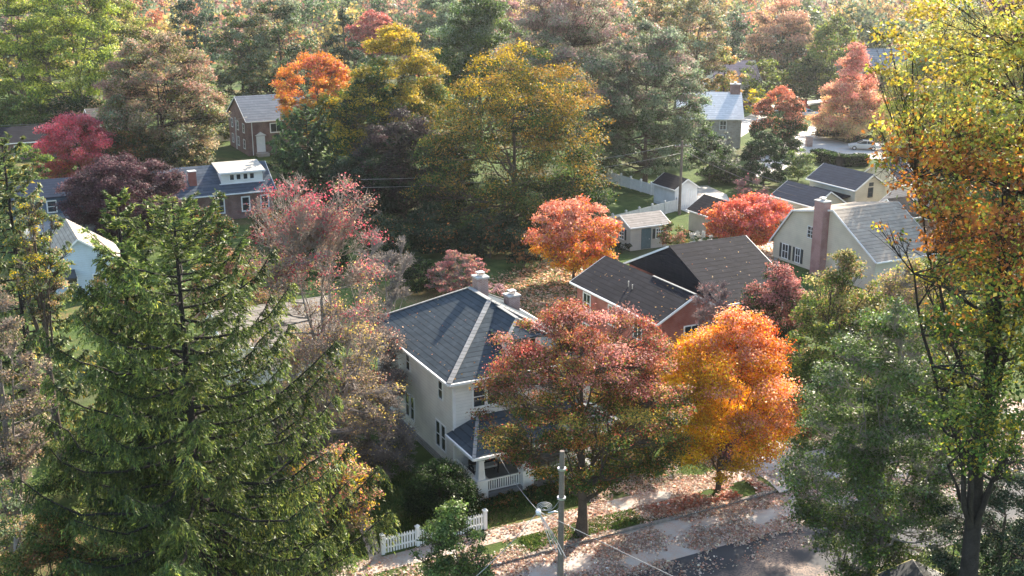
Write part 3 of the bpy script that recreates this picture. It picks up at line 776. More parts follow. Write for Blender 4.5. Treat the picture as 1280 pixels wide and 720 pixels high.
b = MB(); b.tube([(1.55, 5.9, 6.0), (1.55, 5.9, 6.45)], .05, 8); b.tube([(1.5, 5.3, 5.95), (1.5, 5.3, 6.35)], .04, 8); b.build('vent_pipe', METAL, H2)

# ---------- cream gambrel house
H3 = house('gambrel_house', 'cream gambrel-ended house with weathered grey roof and tall brick end chimney', 27.31, 108.74, z=0)
gable(H3, 's', -.35, 7.2, [(-12.2, 2.9), (-6.3, 6.5), (-.7, 5.4), (2.3, 1.7)], CREAM, GREYR, base=-1.2, oh=.3, rk=.25)
win(H3, 'L', -.35, -3.3, 3.15, .85, 1.05, cols=2, rows=3, fr=TRIM, fw=.06); win(H3, 'L', -.35, .15, .35, .8, 1.35, shut=SHUT, cols=2)
win(H3, 'L', -.35, -1.7, .35, .6, 1.35, shut=SHUT, cols=2)
chimney(H3, -.72, -5.0, -1.2, 7.05, .85, 1.25, brick('plum_brick', (.33, .15, .14), (.38, .19, .17), (.40, .33, .31)), cap=True)

# ---------- garages and outbuildings of the middle distance
H4 = house('cream_garage', 'cream garage with navy roof just behind the gambrel house chimney', 32.44, 120.66, 'garage')
gable(H4, 't', .55, 7.2, [(.45, 2.75), (2.85, 4.25), (5.25, 2.75)], CREAM, NAVYR, base=-.5, oh=.25, rk=.25)
win(H4, 'L', .7, 4, 1.0, .8, .9, cols=2)
H5 = house('cream_cottage', 'larger cream outbuilding with navy gable roof and small attic window', 38.06, 123.95, 'outbuilding')
gable(H5, 't', .35, 7.8, [(-.05, 4.0), (2.5, 5.6), (5.0, 4.0)], CREAM, NAVYR, base=-.5, oh=.3, rk=.3)
win(H5, 'F', .35, 2.5, 3.0, .55, .95, fr=DKTRIM, cols=1); win(H5, 'L', .25, 5, 1.2, .9, .9, cols=2)
b = MB(); b.box(2.2, 2.8, .26, .34, 4.2, 4.6); b.build('gable_vent', DKTRIM, H5)
b = MB(); b.slab([(-2.6, 1.0, 2.7), (-.05 + .28, 1.0, 3.2), (.23, 7.0, 3.2), (-2.6, 7.0, 2.7)], .12); b.build('lean_to_roof', BLACKR, H5)
b = MB()
for y_ in (1.2, 4, 6.8): b.box(-2.5, -2.36, y_ - .07, y_ + .07, -.3, 2.6)
b.build('post', TRIM, H5)
H6 = house('cream_house', 'small cream house with steep navy roof right of the attic-window outbuilding', 38.0, 124.0)
gable(H6, 's', 10.7, 13.6, [(3.6, 3.0), (7.0, 5.6), (10.4, 3.0)], CREAM, NAVYR, base=-.5, oh=.3, rk=.2)
win(H6, 'F', 3.9, 12.2, .9, .8, 1.1, cols=2)
H7 = house('brick_cottage', 'brick cottage with white-framed gable window beside the grey gambrel roof', 43.4, 113.8)
gable(H7, 't', 0, 8, [(-.2, 3.0), (2.4, 4.6), (5.0, 3.0)], brick('tan_brick', (.36, .20, .15), (.44, .27, .21), (.45, .40, .36)), BROWNR, base=-.5, oh=.3, rk=.3)
win(H7, 'F', 0, 1.9, .9, .8, 1.7, cols=2); win(H7, 'L', .1, 3, .9, .8, 1.2)
gable(H7, 's', -2.6, .2, [(1.6, 3.1), (4.2, 4.7), (6.8, 3.1)], CREAM, BLACKR, base=-.5, oh=.3, rk=.2, wname='wing_wall', rname='wing_roof')
win(H7, 'F', 1.9, -1.6, 1.5, .6, 1.1, fr=DKTRIM)
H7b = house('white_house', 'long white-sided house glimpsed through the oak leaves', 52.5, 118.5)
gable(H7b, 's', 0, 13, [(-.3, 3.3), (4.0, 5.6), (8.3, 3.3)], WHITE, LGREYR, base=-.5, oh=.4, rk=.3)
for a in (1.8, 5.0, 8.0): win(H7b, 'F', .1, a, 1.0, .9, 1.2, cols=2)

sx0, sy0, _ = G(787.5, 314)
H8 = house('garden_shed', 'tan cottage-style garden shed with teal door beside the lattice fence', sx0, sy0, 'shed')
gable(H8, 's', 0, 4.5, [(-.25, 2.55), (1.75, 3.45), (3.75, 2.55)], TAN, BROWNR, base=0, oh=.25, rk=.22)
door(H8, 'F', 0, 1.9, .05, .95, 2.05, DOORT, DOORT); win(H8, 'F', 0, 3.5, 1.05, .75, .95, cols=3, rows=3, shut=SHUT); win(H8, 'L', 0, 1.6, 1.0, .8, 1.0, cols=2, rows=3, shut=SHUT)
H9 = house('white_garage', 'white board garage with charcoal roof beside the utility pole', 19.26, 132.21, 'garage')
gable(H9, 't', 0, 4.4, [(-.2, 2.45), (1.6, 3.6), (3.4, 2.45)], siding('white_boards', (.74, .75, .76), 3.0), BLACKR, base=0, oh=.2, rk=.2)
b = MB()
for i in range(9): b.box(.25 + i * .33, .28 + i * .33, -.03, 0, .1, 2.3)
b.build('batten', TRIM, H9)
H10 = house('tan_garage', 'tan garage with black roof below the utility pole', 19.37, 122.06, 'garage')
gable(H10, 't', -4.2, 0, [(-.2, 2.3), (2.1, 3.75), (4.4, 2.3)], TAN, BLACKR, base=-.4, oh=.25, rk=.2)

# ---------- stone house with chimney, far right
H11 = house('stone_house', 'fieldstone house with pale sunlit roof and dark end chimney', 25.9, 176.9, rz=math.radians(-5))
gable(H11, 's', 0, 9.6, [(-.4, 4.6), (5.2, 8.1), (10.8, 4.6)], STONE, shingles('pale_roof', (.60, .59, .56), (.74, .72, .69), .25, .7), base=0, oh=.4, rk=.3)
for a in (2.2, 6.8): win(H11, 'F', 0, a, 2.9, .9, 1.3, cols=2); win(H11, 'F', 0, a, .7, .9, 1.3, cols=2)
chimney(H11, 8.9, 5.2, 7.2, 9.3, 1.5, 1.1, DARKB, cap=True)
H12 = house('brick_house', 'tall dark brick house with grey-blue roof and white pedimented door', -38.74, 166.75)
gable(H12, 's', .5, 10.5, [(1.9, 5.2), (8, 8.3), (14.1, 5.2)], DARKB, shingles('blue_grey_roof', (.09, .11, .135), (.14, .16, .19), .3, .8), base=0, oh=.35, rk=.25)
win(H12, 'F', 2.25, 4.9, 3.4, 1.7, 1.2, cols=2, rows=1, fw=.16); door(H12, 'F', 2.25, 2.4, .5, 1.1, 2.3)
b = MB(); k = 0; b.v = [(1.55, 2.2, 3.0), (3.25, 2.2, 3.0), (2.4, 2.2, 3.55), (1.55, 1.9, 3.0), (3.25, 1.9, 3.0), (2.4, 1.9, 3.55)]; b.f = [(0, 1, 2), (3, 5, 4), (0, 3, 4, 1), (1, 4, 5, 2), (2, 5, 3, 0)]; b.build('pediment', TRIM, H12)
b = MB(); b.box(1.5, 3.3, .9, 2.2, 0, .45); b.build('steps', CONC, H12)
for a in (4.5, 8.0, 11.5): win(H12, 'L', .5, a, 3.3, .9, 1.2, fw=.12); win(H12, 'L', .5, a, .9, .9, 1.2, fw=.12)
b = MB(); b.tube([(1.15, 2.1, 5.0), (1.15, 2.1, .1)], .07, 6); b.tube([(.4, 9, 5.0), (.4, 9, .1)], .07, 6); b.build('downspout', TRIM, H12)

# ---------- bungalow with the wide white dormer
H13 = house('bungalow', 'brick bungalow with patchy blue-grey roof and wide white dormer of four windows', -33.0, 124.2)
gable(H13, 's', -6.5, 7.1, [(1.7, 3.1), (6.0, 5.75), (10.3, 3.1)], DARKB, shingles('patchy_roof', (.035, .055, .085), (.11, .125, .14), .25, .9), base=-.3, oh=.4, rk=.3)
b = MB(); b.box(1.5, 6.3, 3.1, 6.2, 3.8, 5.35); dm = b.build('dormer', WHITE, H13)
b = MB(); b.slab([(1.25, 2.75, 5.3), (6.55, 2.75, 5.3), (6.55, 6.3, 5.95), (1.25, 6.3, 5.95)], .14); b.build('dormer_roof', shingles('tan_roof', (.42, .38, .32), (.54, .49, .42), .1, .6), dm)
b = MB(); b.box(1.25, 6.55, 2.68, 2.745, 5.12, 5.32); b.box(1.3, 6.5, 2.98, 3.09, 3.9, 4.0); b.build('dormer_trim', TRIM, dm)
for a in (2.75, 3.5, 4.3, 5.05): win(H13, 'F', 3.1, a, 4.35, .45, .58, rows=1, fw=.07)
for a in (1.0, 3.9, 6.1): win(H13, 'F', 2.1, a, .9, .75, 1.5, fw=.14)
chimney(H13, -1.6, 3.6, 3.6, 5.6, .8, .8, REDB, cap=False)
# ---------- blue house and pale gabled house, far left
H14 = house('blue_house', 'dark blue house with navy roof behind the dark purple tree', -51.0, 119.0)
gable(H14, 's', -2, 7.5, [(-2.6, 4.6), (0, 6.1), (3.0, 4.4)], BLUE, NAVYR, base=-.3, oh=.3, rk=.2, trim=None)
for a in (1.6, 5.6): win(H14, 'F', -2.3, a, 3.0, .8, 1.1, fw=.12)
b = MB(); b.slab([(-2, -8.0, 1.5), (8.0, -8.0, 1.5), (8.0, -2.35, 2.75), (-2, -2.35, 2.75)], .15); b.build('porch_roof', basic('flat_roof', (.24, .25, .25), .9, .12), H14)
b = MB(); b.box(-1.8, 7.8, -7.6, -2.32, -.3, 1.3); b.build('porch_wall', TAN, H14)
H15 = house('gabled_house', 'pale blue-white gabled house glimpsed left of the big spruce', -38.0, 97.0)
gable(H15, 't', 0, 8.4, [(-2.4, 3.3), (-.1, 5.25), (3.9, 2.5)], PALEBLUE, GREYR, base=-2.0, oh=.25, rk=.2)
win(H15, 'F', 0, -.9, .7, .8, 1.1, fr=TRIM); win(H15, 'F', 0, 1.3, .7, .8, 1.1)
b = MB(); b.slab([(-2.6, -1.4, 2.1), (-.6, -1.4, 2.1), (-.6, -.02, 2.5), (-2.6, -.02, 2.5)], .1); b.build('porch_roof', DKTRIM, H15)
# white house behind the spruce, glimpsed between its limbs
H16 = house('white_cottage', 'white cottage with grey roof glimpsed behind the middle of the big spruce', -19.5, 74.0)
gable(H16, 's', 0, 8, [(0, 3.0), (3.4, 4.9), (6.8, 3.0)], WHITE, GREYR, base=-.2, oh=.35, rk=.3)
for a in (1.5, 4.0, 6.5): win(H16, 'F', .35, a, 1.0, .8, 1.2)
# far houses
def far_house(label, xp, Y, w_, d, ez, rz_, wall, roof, rot=0.0, base=0, name='far_house'):
    z = ez; X = xat(xp, Y, 3); h = house(name, label, X, Y, rz=rot, group=None)
    gable(h, 's', -w_ / 2, w_ / 2, [(-.4, ez), (d / 2, rz_), (d + .4, ez)], wall, roof, base=base, oh=.4, rk=.3)
    for a in (-w_ * .3, 0, w_ * .3): win(h, 'F', 0, a, ez - 1.9, 1.0, 1.3, fw=.14)
    return h
far_house('white house with faded rose roof beyond the stone house', 922, 226, 9, 8, 4.6, 8.6, WHITE, PINKR, math.radians(10), name='rose_roof_house')
far_house('grey-roofed house high behind the coral maple', 1105, 250, 15, 9, 5.0, 9.0, TAN, shingles('far_grey_roof', (.2, .21, .22), (.3, .31, .32), .4, 1), math.radians(5), name='grey_roof_house')
far_house('brick house half hidden behind the brown oak', 150, 174, 8, 8, 4, 6.2, DARKB, shingles('dull_brown_roof', (.09, .08, .07), (.14, .12, .11), .3, .8), GA, name='hidden_brick_house')
far_house('distant blue-roofed house at the top edge near the pink tree', 1000, 330, 12, 9, 9, 12, WHITE, NAVYR, 0, name='distant_house')
far_house('low brick house with dark roof at the left behind the red bush', 22, 166, 13, 8, 2.6, 4.4, DARKB, BLACKR, GA, name='low_brick_house')

def roof_leaves(origin, planes, seed, size=.11):
    rng = np.random.default_rng(seed); Ps, Ns = [], []
    for (s0, s1, t0, t1, f, n, slope) in planes:
        s = s0 + (s1 - s0) * rng.random(n); t_ = t0 + (t1 - t0) * rng.random(n) ** 1.5; z, ok = f(s, t_)
        s, t_, z = s[ok], t_[ok], z[ok]
        Ps.append(np.stack([origin[0] + s * AX[0] + t_ * BX[0], origin[1] + s * AX[1] + t_ * BX[1], z + .035], 1)); Ns.append(np.tile(slope, (len(s), 1)))
    P = np.concatenate(Ps); nn = unit(np.concatenate(Ns) + rng.normal(0, .2, P.shape))
    V = diamonds(P, nn, size * (.6 + .8 * rng.random(len(P))), rng, .8)
    tag(link('roof_leaves', quad_mesh('roof_leaves', V, colours(rng, rng.random(len(P)), rng.integers(0, 9, len(P)), 9, [((.40, .16, .08), 1), ((.50, .32, .12), 1), ((.3, .14, .08), .8)])), LEAF), kind='stuff')
roof_leaves((-3.55, 59.92), [
    (0.1, 9.8, .05, 4.6, lambda s, t: (6 + t * .576, (s > t) & (s < 10 - t)), 80, (.26, -.45, .85)),
    (0.05, 4.6, .2, 12.6, lambda s, t: (6 + s * .576, (t > s) & (t < 13 - s)), 60, (-.45, -.22, .85)),
    (.6, 9.4, -3.1, .3, lambda s, t: (2.78 + (t + 3.25) * .207, (s > 1.6) & (s < 8.4)), 60, (.1, -.2, .97))], 71)
roof_leaves((9.75, 73.29), [
    (.1, 2.9, -.1, 11.3, lambda s, t: (5.2 + (s + .05) * .532, s < 99), 40, (-.42, -.2, .88)),
    (6.6, 13.5, 1.7, 7.8, lambda s, t: (5.15 + (t - 1.5) * .4394, s < 99), 45, (.2, -.35, .9))], 72, .12)

# ================================================================== FENCES, POLES, WIRES, CARS
def fence(name, label, x, y, rz, length, h, style, mat, step=.14, post=1.8):
    r = empty(name, (x, y, 0), rz); tag(r, label, 'fence'); b = MB(); p = 0.0; i = 0
    if style == 'lattice':
        n = int(length / step)
        b.box(0, length, -.02, .02, h - .08, h); b.box(0, length, -.02, .02, .08, .16)
        for i in range(n + 1): b.box(i * step - .03, i * step + .03, -.015, .015, .16, h - .08)
        for z in (h * .35, h * .55, h * .75): b.box(0, length, -.03, -.016, z - .03, z + .03)
    else:
        b.box(0, length, .012, .05, h * .28, h * .28 + .09); b.box(0, length, .012, .05, h * .75, h * .75 + .09)
        n = int(length / step); wd = step * (.30 if style == 'picket' else .48)
        for i in range(n + 1):
            x_ = i * step; k = len(b.v); t_ = h - (.0 if style == 'picket' else 0)
            b.box(x_ - wd, x_ + wd, -.012, .012, .05, h - .08)
            if style == 'picket':
                b.v += [(x_ - wd, -.012, h - .08), (x_ + wd, -.012, h - .08), (x_, -.012, h), (x_ - wd, .012, h - .08), (x_ + wd, .012, h - .08), (x_, .012, h)]
                k += 8; b.f += [(k, k+1, k+2), (k+3, k+5, k+4), (k, k+2, k+5, k+3), (k+1, k+4, k+5, k+2)]
    b.build('panel', mat, r)
    while p <= length + .01:
        q = MB(); q.box(p - .09, p + .09, -.09 + .02, .11, 0, h + .05); q.box(p - .12, p + .12, -.1, .14, h + .05, h + .12)
        k = len(q.v); q.v += [(p - .1, -.08, h + .12), (p + .1, -.08, h + .12), (p + .1, .12, h + .12), (p - .1, .12, h + .12), (p, .02, h + .24)]; q.f += [(k, k+1, k+4), (k+1, k+2, k+4), (k+2, k+3, k+4), (k+3, k, k+4)]
        q.build('post', mat, r); p += post
    return r
WP = basic('fence_paint', (.80, .79, .76), .6, .1, 3, 30)
GP = basic('grey_fence', (.55, .55, .54), .7, .12, 3, 30)
fx, fy, _ = L(OS, -15.8, 3.45)
fence('picket_fence', 'white picket fence along the pavement below the white house', fx, fy, GA, 5.76, 1.0, 'picket', WP, .15, 1.92)
p0 = G(741, 222); p1 = G(818, 245); fence('board_fence', 'white board fence running back behind the white garage', p0[0], p0[1], math.atan2(p1[1] - p0[1], p1[0] - p0[0]), math.dist(p0[:2], p1[:2]), 1.5, 'board', WP, .2, 2.2)
p0 = G(748, 290); p1 = G(846, 264); fence('lattice_fence', 'grey-white fence behind the tan garden shed', p0[0], p0[1], math.atan2(p1[1] - p0[1], p1[0] - p0[0]), math.dist(p0[:2], p1[:2]), 1.5, 'board', GP, .22, 2.4)
p0 = G(288, 176); p1 = G(268, 184); fence('garden_fence', 'pale fence at the lawn left of the tall brick house', p0[0], p0[1], math.radians(200), 7, 1.5, 'board', WP, .25, 2.4)

WOOD = basic('pole_wood', (.16, .13, .11), .9, .3, 1, 12, .2, bump=.5)
WOODL = basic('pole_wood_pale', (.17, .14, .12), .9, .25, 1, 12, .2, bump=.5)
def pole(label, x, y, h, r=.14, arm=True, mat=WOOD, rz=0.0):
    o = empty('utility_pole', (x, y, 0), rz); tag(o, label, 'utility pole')
    b = MB(); b.tube([(0, 0, -.3), (0, 0, h * .5), (0, 0, h)], [r * 1.25, r * 1.1, r * .85], 12); b.build('shaft', mat, o)
    if arm:
        b = MB(); b.bar((-1.1, -.16, h - .6), (1.1, -.16, h - .6), .1, .12); b.build('crossarm', mat, o)
        for x_ in (-.95, -.4, .4, .95):
            b = MB(); b.tube([(x_, -.16, h - .53), (x_, -.16, h - .45), (x_, -.16, h - .38)], [.05, .07, .03], 8); b.build('insulator', METAL, o)
    return o
PX, PY = 2.02, 42.2
P1 = pole('weathered bare-topped utility pole on the near verge', PX, PY, 10.0, .12, False, WOODL)
b = MB()
for z in (9.2, 7.9): b.tube([(0, 0, z - .02), (0, 0, z + .06)], .18, 12)
b.build('band', METAL, P1)
b = MB(); b.tube([(-.15, -.05, 7.3), (-.3, -.1, 7.35), (-.55, -.1, 7.3)], .03, 6); b.build('bracket', METAL, P1)
p2x, p2y, _ = G(849, 268)
pole('dark utility pole standing beside the white garage', p2x, p2y, 8.6, .14, True, WOOD, math.radians(20))
p3 = G(203, 212); pole('slim utility pole in front of the brown oak', p3[0], p3[1], 7.8, .16, False, WOODL)

WIRE = basic('wire', (.30, .30, .30), .5, .1, 5, 30); WIRED = basic('dark_wire', (.10, .10, .105), .5, .1, 5, 30)
def wire(label, pts, r=.018, sag=.6, mat=None, cat='wire', name='power_line'):
    b = MB()
    for p, q in pts:
        p, q = Vector(p), Vector(q); ln = [p.lerp(q, t) + Vector((0, 0, -sag * 4 * t * (1 - t))) for t in [i / 14 for i in range(15)]]
        b.tube(ln, r, 5)
    return tag(b.build(name, mat or WIRE, smooth=True), label, cat)
jx, jy, jz = xat(673, PY, 7.4), PY, 7.35
J = (jx, jy - .05, jz)
wire('pale service cable from the verge pole to the white house porch', [(J, L((-3.55, 59.92), 1.4, -3.2, 2.9))], .015, .25, name='service_cable')
wire('pale cable running down-left from the verge pole splice', [(J, (xat(520, 39, 4.5), 39, 4.4))], .014, .5, name='service_cable')
wire('thin cables running along the street from the verge pole', [(J, L(OS, -3, -40, 7.6)), ((PX, PY, 7.6), J), ((PX, PY, 8.0), (J[0] + .2, J[1], J[2] + .1))], .012, .3)
# splice box with looped cable hanging beside the pole
o = empty('cable_splice', J); tag(o, 'pale cable splice with loops hanging left of the verge pole', 'cable splice')
b = MB(); b.tube([(-.02, -.3, .1), (0, -.2, .02), (.0, 0, -.02), (.03, .25, -.08)], [.05, .11, .12, .05], 10); b.build('splice_case', basic('splice_white', (.75, .75, .76), .45, .1), o)
b = MB()
for k in range(4):
    rr_ = .16 + .06 * k; pts = [(.25 + .9 * rr_ * math.cos(a_), .02 * k, .12 + rr_ * .55 * math.sin(a_) + .02 * k) for a_ in [i * PI / 9 for i in range(18)]]
    b.tube(pts + [pts[0]], .016, 5)
for k in range(4): b.tube([(0, 0, 0), (.25 + .12 * k, -.4, -.55 - .1 * k), (.55 + .18 * k, -1.0, -1.2 - .12 * k)], .017, 5)
b.build('cable_loop', WIRE, o)
T2 = (p2x, p2y, 8.1)
wire('pale power lines from the garage pole running left behind the big maple', [((p2x - .9, p2y, 8.1), (-16, 119, 6.2)), ((p2x, p2y, 7.2), (-16, 119.6, 5.2))], .018, .9)
wire('power lines from the garage pole dropping right to the yards', [((p2x + .9, p2y, 8.1), (32, 122, 4.5)), ((p2x + .4, p2y, 7.4), (30, 118, 4.6))], .03, .4, WIRED)
wire('long dark line between the slim pole and the left edge', [((p3[0], p3[1], 7.5), (-95, 150, 7.5)), ((p3[0], p3[1], 7.5), (-39, 168, 6))], .03, .8, WIRED)

def car(label, x, y, rz, col, Lc=4.5):
    o = empty('parked_car', (x, y, .02), rz); tag(o, label, 'car')
    paint = basic('paint_%d' % len(MATS), col, .3, .05, 3, 20, .6)
    prof = [(-2.2, .35), (-2.25, .62), (-2.15, .85), (-1.35, .98), (1.0, .95), (1.9, .82), (2.22, .62), (2.2, .32)]
    b = MB(); n = len(prof)
    for w_, yy in ((.80, -1), (.88, -.99), (.88, .99), (.80, 1)): pass
    ring = []
    for yy, ins in ((-.86, .0), (.86, .0)):
        ring.append([(px_, yy, pz) for px_, pz in prof])
    b.v = ring[0] + ring[1]; b.f = [tuple(range(n)), tuple(range(2 * n - 1, n - 1, -1))] + [(i, (i + 1) % n, n + (i + 1) % n, n + i) for i in range(n)]
    body = b.build('body', paint, o); mod = body.modifiers.new('b', 'BEVEL'); mod.width = .09; mod.segments = 3
    cab = [(-1.75, .95), (-1.15, 1.38), (.1, 1.42), (1.0, .93)]
    b = MB(); b.v = [(px_, -.74 if pz < 1.2 else -.6, pz) for px_, pz in cab] + [(px_, .74 if pz < 1.2 else .6, pz) for px_, pz in cab]; b.f = [(0, 1, 2, 3), (7, 6, 5, 4)] + [(i, (i + 1) % 4, 4 + (i + 1) % 4, 4 + i) for i in range(4)]
    b.build('glasshouse', GLASS, o)
    b = MB(); b.slab([(-1.2, -.62, 1.43), (.15, -.62, 1.45), (.15, .62, 1.45), (-1.2, .62, 1.43)], .06)
    for yy in (-1, 1):
        b.bar((-1.78, .74 * yy, .96), (-1.17, .61 * yy, 1.4), .07); b.bar((1.02, .74 * yy, .94), (.12, .61 * yy, 1.42), .07); b.bar((-.45, .75 * yy, .95), (-.45, .62 * yy, 1.42), .07)
    b.build('roof', paint, o)
    for px_ in (-1.4, 1.4):
        for yy in (-.82, .82):
            b = MB(); b.tube([(px_, yy - .1, .32), (px_, yy + .1, .32)], .32, 16); wv = b.build('wheel', basic('tyre', (.02, .02, .02), .8, .1), o)
            b = MB(); b.tube([(px_, yy - .115, .32), (px_, yy + .115, .32)], .19, 12); b.build('rim', METAL, wv)
    for yy in (-.6, .6):
        b = MB(); b.box(2.14, 2.24, yy - .17, yy + .17, .6, .74); b.build('headlight', TRIM, o)
        b = MB(); b.box(-2.27, -2.18, yy - .17, yy + .17, .66, .8); b.build('tail_light', basic('red_lens', (.4, .02, .02), .3, .1), o)
    return o
cx, cy, _ = G(1079, 187); car('silver sedan parked in front of the coral maple', cx, cy, math.radians(168), (.52, .50, .46))
cx, cy, _ = G(1112, 192); car('pale grey car behind the silver sedan by the yellow leaves', cx + 1.5, cy + 3, math.radians(160), (.5, .52, .53))
cx, cy, _ = G(1009, 146); car('pale blue car on the far street below the green tree', cx, cy, math.radians(10), (.45, .52, .6))
cx, cy, _ = G(928, 134); car('dark red car on the far street beside the stone house', cx, cy, math.radians(15), (.22, .05, .05))
gx, gy, _ = G(1011, 183)
o = empty('gate_pier', (gx, gy, 0)); tag(o, 'brown brick gate pier at the driveway mouth beyond the hedge', 'gate pier')
b = MB(); b.box(-.45, .45, -.45, .45, 0, 1.5); b.build('shaft', CHIMB, o); b = MB(); b.box(-.55, .55, -.55, .55, 1.501, 1.65); b.build('cap_stone', basic('cap_stone', (.35, .32, .29), .9), o)
def boulders(label, pts, name='boulder'):
    for i, (xp, yp, r) in enumerate(pts):
        bm = bmesh.new(); bmesh.ops.create_icosphere(bm, subdivisions=3, radius=1)
        rg = random.Random(i * 7 + 3)
        ph = [rg.random() * 6 for _ in range(3)]
        for v in bm.verts:
            d_ = 1 + .16 * math.sin(v.co.x * 3 + ph[0]) + .14 * math.sin(v.co.y * 4 + ph[1]) + .08 * math.sin(v.co.z * 7 + ph[2]); v.co = Vector((v.co.x * 1.25, v.co.y * .9, v.co.z * .7)) * d_ * r
        me = bpy.data.meshes.new(name); bm.to_mesh(me); bm.free()
        g0 = G(xp, yp); ob = link(name, me, basic('rock', (.40, .38, .35), .9, .25, 2, 12), None, (g0[0], g0[1], r * .4)); tag(ob, label[i], 'rock')
boulders(['large pale rock above the navy-roofed cream house', 'small pale rock left of the large one by the hedge'], [(1118, 206, 1.0), (1095, 214, .7)])
# corner of a small roof at the bottom edge
sx1 = xat(1140, 46, 2.2)
H18 = house('yellow_shed', 'yellow-trimmed shed roof tip at the bottom edge under the green tree', sx1, 43.0, 'shed', rz=math.radians(0))
zt = zat(45.8, 704)
gable(H18, 't', .2, 3.0, [(-1.5, zt - .75), (0, zt), (1.5, zt - .75)], basic('yellow_boards', (.50, .42, .18), .7), DKTRIM, base=0, oh=.15, rk=.15, trim=basic('yellow_trim', (.60, .52, .25), .6))
# ================================================================== TREES AND SHRUBS
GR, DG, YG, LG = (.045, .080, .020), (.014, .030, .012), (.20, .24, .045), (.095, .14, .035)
GOLD, ORG, RED, PINK = (.48, .30, .03), (.52, .19, .035), (.42, .075, .045), (.52, .20, .16)
MAUVE, PURP, TANL, SILV, BRN, CORAL = (.24, .13, .13), (.085, .04, .05), (.34, .24, .14), (.17, .21, .13), (.24, .12, .05), (.58, .25, .17)
YEL, OLV = (.55, .40, .05), (.14, .14, .045)

def TT(name, label, cat, xc, ytop, ybot, w_, D, pal, zmin=.25, **kw):
    if D > 60 and cat == 'tree' and ytop < 250: w_ *= 1.12; kw['dens'] = kw.get('dens', 1.0) * 1.6; ybot += 12
    zt = zat(D, ytop); zb = max(zmin, zat(D, ybot)); zm = (zt + zb) / 2
    X = xat(xc, D, zm); R = w_ / 2 / FPX * (D * CP - (zm - CAM_H) * SP)
    if 'leaf' not in kw: kw['leaf'] = max(.11, D * .00175)
    kw.setdefault('tw', max(1, D / 70)); kw.setdefault('seed', int(xc * 7 + ytop * 13 + 999))
    if 'ext' in kw and kw['ext']:   # extra clumps given as (x px, y px, radius m, distance)
        kw['extra'] = [(xat(a, d, zat(d, b_)), d, zat(d, b_), r) for a, b_, r, d in kw.pop('ext')]
    return tree(name, label, cat, X, D, zt, R, zb, pal, **kw)

# ---- the big weeping spruce and its neighbours
NP = [((.055, .086, .026), 1.3), ((.10, .135, .038), 1.1), ((.030, .048, .020), .7), ((.16, .18, .05), .4)]
sprX = xat(238, 46.5, 10)
spruce('spruce_tree', 'huge weeping green spruce filling the lower left', sprX, 46.5, 19.4, 8.3, 11, NP, zlow=1.0, limbs=125, per=165, seg=13, needle=.22, hang=2.2, pw=.58, up=.46, width=.22)
spruce('spruce_tree', 'slim green spruce leader rising left of the huge weeping spruce', xat(152, 48, 15), 48.5, zat(48.5, 234), 2.2, 12, NP, zlow=4, limbs=95, per=60, seg=7, needle=.26, hang=.9, pw=.6, up=.5)
spruce('spruce_tree', 'pale green spruce at the left edge above the brown twiggy tree', xat(25, 66, 10), 66, zat(66, 168), 4.6, 13, [((.07, .10, .045), 1), ((.11, .14, .06), 1), ((.2, .17, .05), .35)], zlow=1, limbs=110, per=55, seg=7, needle=.34, hang=1.0, pw=.55, up=.4, width=.3)
TT('yellowing_tree', 'green tree with yellow patches at the left edge beside the blue house', 'tree', 48, 235, 400, 75, 60, [(LG, 1.2), (SILV, .8), (YEL, .7, .6, .4), (TANL, .5)], clumps=60, twigs=10, style='oval')
TT('twiggy_tree', 'pinkish-brown twiggy tree at the left edge beside the huge spruce', 'tree', -2, 320, 640, 130, 52, [((.36, .28, .20), 1.2), (TANL, .8), ((.26, .17, .12), .7), (LG, .5), (OLV, .5)], clumps=80, dens=.42, twigs=26, bark=PALE_BARK, style='oval', leaf=.12, tw=1.2)
TT('undergrowth', 'brown and green undergrowth at the bottom left corner', 'shrub', 62, 640, 760, 150, 45, [(OLV, 1), (BRN, .6), (GR, .8), (LG, .3)], clumps=60, style='bush', twigs=8, leaf=.12)
TT('undergrowth', 'pale speckled shrub at the left edge below the twiggy tree', 'shrub', -5, 590, 720, 90, 46, [(SILV, 1), (LG, .7), (TANL, .5)], clumps=40, style='bush', twigs=8, leaf=.12, dens=.8)
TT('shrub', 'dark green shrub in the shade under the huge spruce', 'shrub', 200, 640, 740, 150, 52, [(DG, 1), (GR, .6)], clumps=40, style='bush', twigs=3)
TT('shrub', 'olive shrub hidden behind the left limbs of the huge spruce', 'shrub', 120, 520, 620, 140, 58, [(GR, 1), (DG, .8), (OLV, .4)], clumps=40, style='bush', twigs=3)
TT('shrub', 'wide dark shrub behind the trunk of the huge spruce', 'shrub', 290, 500, 620, 160, 62, [(DG, 1), (GR, .8), (LG, .2)], clumps=40, style='bush', twigs=3)
TT('dogwood', 'small tree with yellow and pink leaves right of the huge spruce limbs', 'tree', 415, 560, 655, 120, 53.5, [(YEL, .9), (PINK, .6), (TANL, .8), (CORAL, .2), (OLV, .5), (YG, .4)], clumps=55, dens=.55, twigs=16, leaf=.14, style='dome', bark=PALE_BARK)
